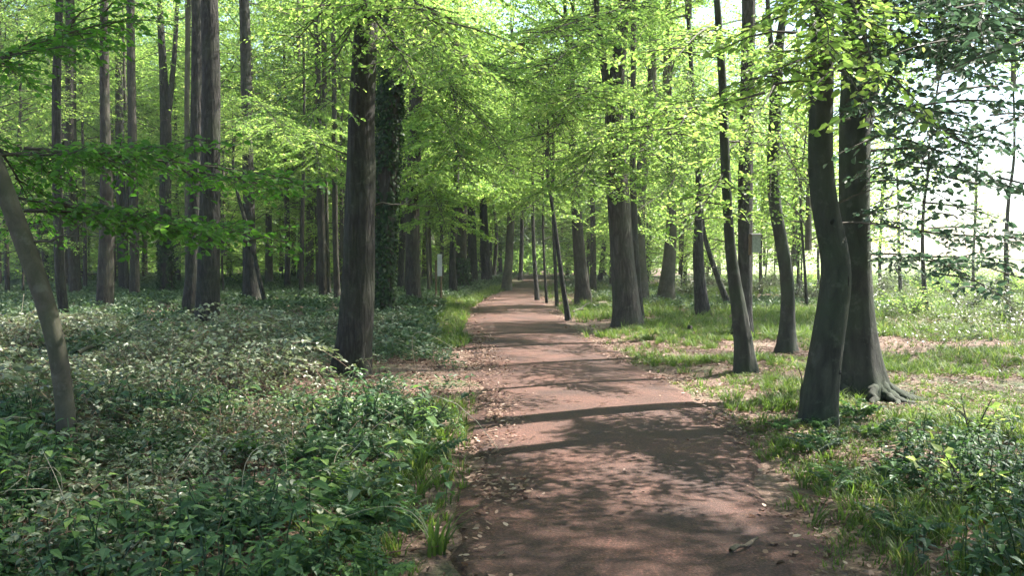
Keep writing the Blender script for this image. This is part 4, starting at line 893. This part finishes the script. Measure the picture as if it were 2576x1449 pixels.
# dead leaves
mb = MB()
def litd(x, y):
    l = path_l(y); r = path_r(y); ln = fbm(x*1.6, y*1.6, 81)
    a = np.clip((l+.15+.5*ln-x)/.35, 0, 1); b = np.clip((x-r+.2+.4*(ln-.5))/.4, 0, 1)
    return np.clip(np.maximum(a, b)*np.clip((ln-.3)*4, .25, 1), .004, 1)*np.clip(1.25-np.abs(x)/9, .25, 1)
x, y = sample(150000, -6, 8, 3.2, 16, litd)
onp = (x > path_l(y)-.02) & (x < path_r(y)+.02)
scatter(mb, TD, x, y, rg.uniform(.35, 1.05, len(x)), rg, .2, np.where(onp, .034, .006), (fbm(x*.8, y*.8, 83)-.5)*.5)
x, y = sample(22000, -14, 12, 16, 34, litd)
scatter(mb, TD, x, y, rg.uniform(.9, 1.7, len(x)), rg, .2, .03)
TT = []
for _ in range(6):
    m2 = MB(); t = np.linspace(0, 1, 6); L = .15+.3*rg.random(); tube(m2, np.stack([t*L, .04*np.sin(t*4+rg.random()*6), .012+.01*np.sin(t*3)], 1), .004*(1-.6*t), 4, 0, .35, cap=False); TT.append(flat(m2))
x, y = sample(1500, -7, 7, 3.3, 15, litd)
scatter(mb, TT, x, y, rg.uniform(.5, 1.4, len(x)), rg, .1, .012)
tag(mb.build('leaf_litter', M['dead'], None, False), 'brown and pinkish dead leaves strewn along the edges of the path and under the trees', 'leaf litter', kind='stuff')

# distinct grass tufts along the left verge
TUFT = [(1095, 1400, 'broad bladed green tuft at the left verge nearest the bottom edge'), (1050, 1205, 'broad bladed green tuft at the left verge below the pale leaved plant'), (1120, 1130, 'broad bladed tuft just behind the first two on the left verge')]
mes = [None]*3
for i, (px, py, lab) in enumerate(TUFT):
    V, F, Mi, Tn = TGl[i]; m2 = MB(); m2.v = [V]; m2.f = [F]; m2.m = [Mi]; m2.t = [Tn]; m2.n = len(V)
    o = m2.build('grass_tuft', M['grass'], None, False); gx, gy = at_ground(px, py); o.location = (gx, gy, gz1(gx, gy)); tag(o, lab, 'grass tuft', 'broad tufts on the left verge')
# bushes
def bush(px, py, h, w, label, mat='beech', ll=.07, seed=1, tint=.5, group=None, n=26):
    rg2 = np.random.default_rng(seed); gx, gy = at_ground(px, py); mb = MB()
    for i in range(n):
        a = rg2.random()*6.28; r = w*(.35+.65*rg2.random()); z = h*(.3+.75*rg2.random()**.8)*(1-.4*(r/w)**2)
        spray(mb, (rg2.normal(0, .06), rg2.normal(0, .06), .0), (math.cos(a)*r, math.sin(a)*r, z), .22*max(h, w), ll, .10, .05, .15, tint, True, .008, .85, rg2, .5)
    o = mb.build('bush', [M[mat], M['twig']], None, False); o.location = (gx, gy, gz1(gx, gy)); return tag(o, label, 'bush', group)
bush(2290, 800, .9, .9, 'low green bush at the wood edge just right of the massive trunk', seed=2, tint=.6)
bush(2430, 800, 1.0, 1.1, 'dark tangled bush between the two thin edge stems', 'bramble', seed=3)
bush(2560, 820, 1.2, 1.2, 'tangled bush at the right border of the picture', 'bramble', seed=4)
bush(2170, 770, 1.0, 1.0, 'brownish bush behind the massive trunk', 'bramble', seed=5)
bush(2030, 762, 1.1, 1.0, 'dark leafed bush seen between the S curved trunk and the crooked trunk', 'bramble', seed=6)
bush(1730, 748, 1.1, 1.3, 'dead brown thicket behind the kneed trunk', 'bramble', seed=7)
bush(1880, 745, 1.0, 1.4, 'brown thicket behind the bird box trunk', 'bramble', seed=8)
bush(2420, 1290, .35, .35, 'small bright green sapling clump in the right foreground grass', seed=9, tint=.8, n=10)
bush(2445, 1110, .4, .3, 'small leafy seedling on the right near the picture border', seed=10, tint=.7, n=7)
bush(985, 885, .45, .35, 'pale leaved young shrub at the right foot of the big dark trunk', 'mercury', seed=11, tint=.95, n=10)
bush(1075, 1085, .4, .3, 'pale sunlit leafy plant on the left verge', 'mercury', seed=12, tint=1., n=10)

# ------------------------------------------------------------------ thin woodland haze
hm = bpy.data.materials.new('haze'); hm.use_nodes = True; n = hm.node_tree.nodes; n.clear()
v = n.new('ShaderNodeVolumePrincipled'); v.inputs['Color'].default_value = (.93, .97, 1, 1); v.inputs['Density'].default_value = .0010; v.inputs['Anisotropy'].default_value = .4
o = n.new('ShaderNodeOutputMaterial'); hm.node_tree.links.new(v.outputs[0], o.inputs['Volume'])
mb = MB(); boxm(mb, -130, 130, -40, 145, -2.5, 32); tag(mb.build('haze', hm, None, False), 'thin pale haze in the air of the wood', 'haze', kind='stuff')

for i, (px, py, h_, w_, mt, lab) in enumerate([(2215, 745, 1.3, 1.3, 'bramble', 'brown twiggy thicket at the wood edge beside the massive trunk'), (2360, 760, 1.5, 1.5, 'beech', 'leafy edge bush behind the reddish stem'), (2480, 748, 1.6, 1.6, 'bramble', 'tangled edge thicket left of the border stem'), (2600, 755, 1.8, 1.7, 'beech', 'leafy edge bush cut by the right border'), (1940, 730, 1.4, 1.4, 'bramble', 'brown edge thicket left of the S curved trunk'), (2020, 725, 1.3, 1.4, 'beech', 'pale green edge bush right of the S curved trunk'), (1800, 728, 1.4, 1.5, 'bramble', 'brown edge thicket between the kneed trunk and the bird box trunk'), (2120, 735, 1.5, 1.5, 'beech', 'edge bush hidden behind the crooked and massive trunks'), (2420, 725, 2.0, 1.8, 'beech', 'tall pale bush furthest out at the field edge'), (2290, 728, 1.8, 1.6, 'mercury', 'grey green bush at the field edge right of the massive trunk')]):
    bush(px, py, h_, w_, lab, mt, .075, 40+i, .6, 'bushes along the wood edge', 34)
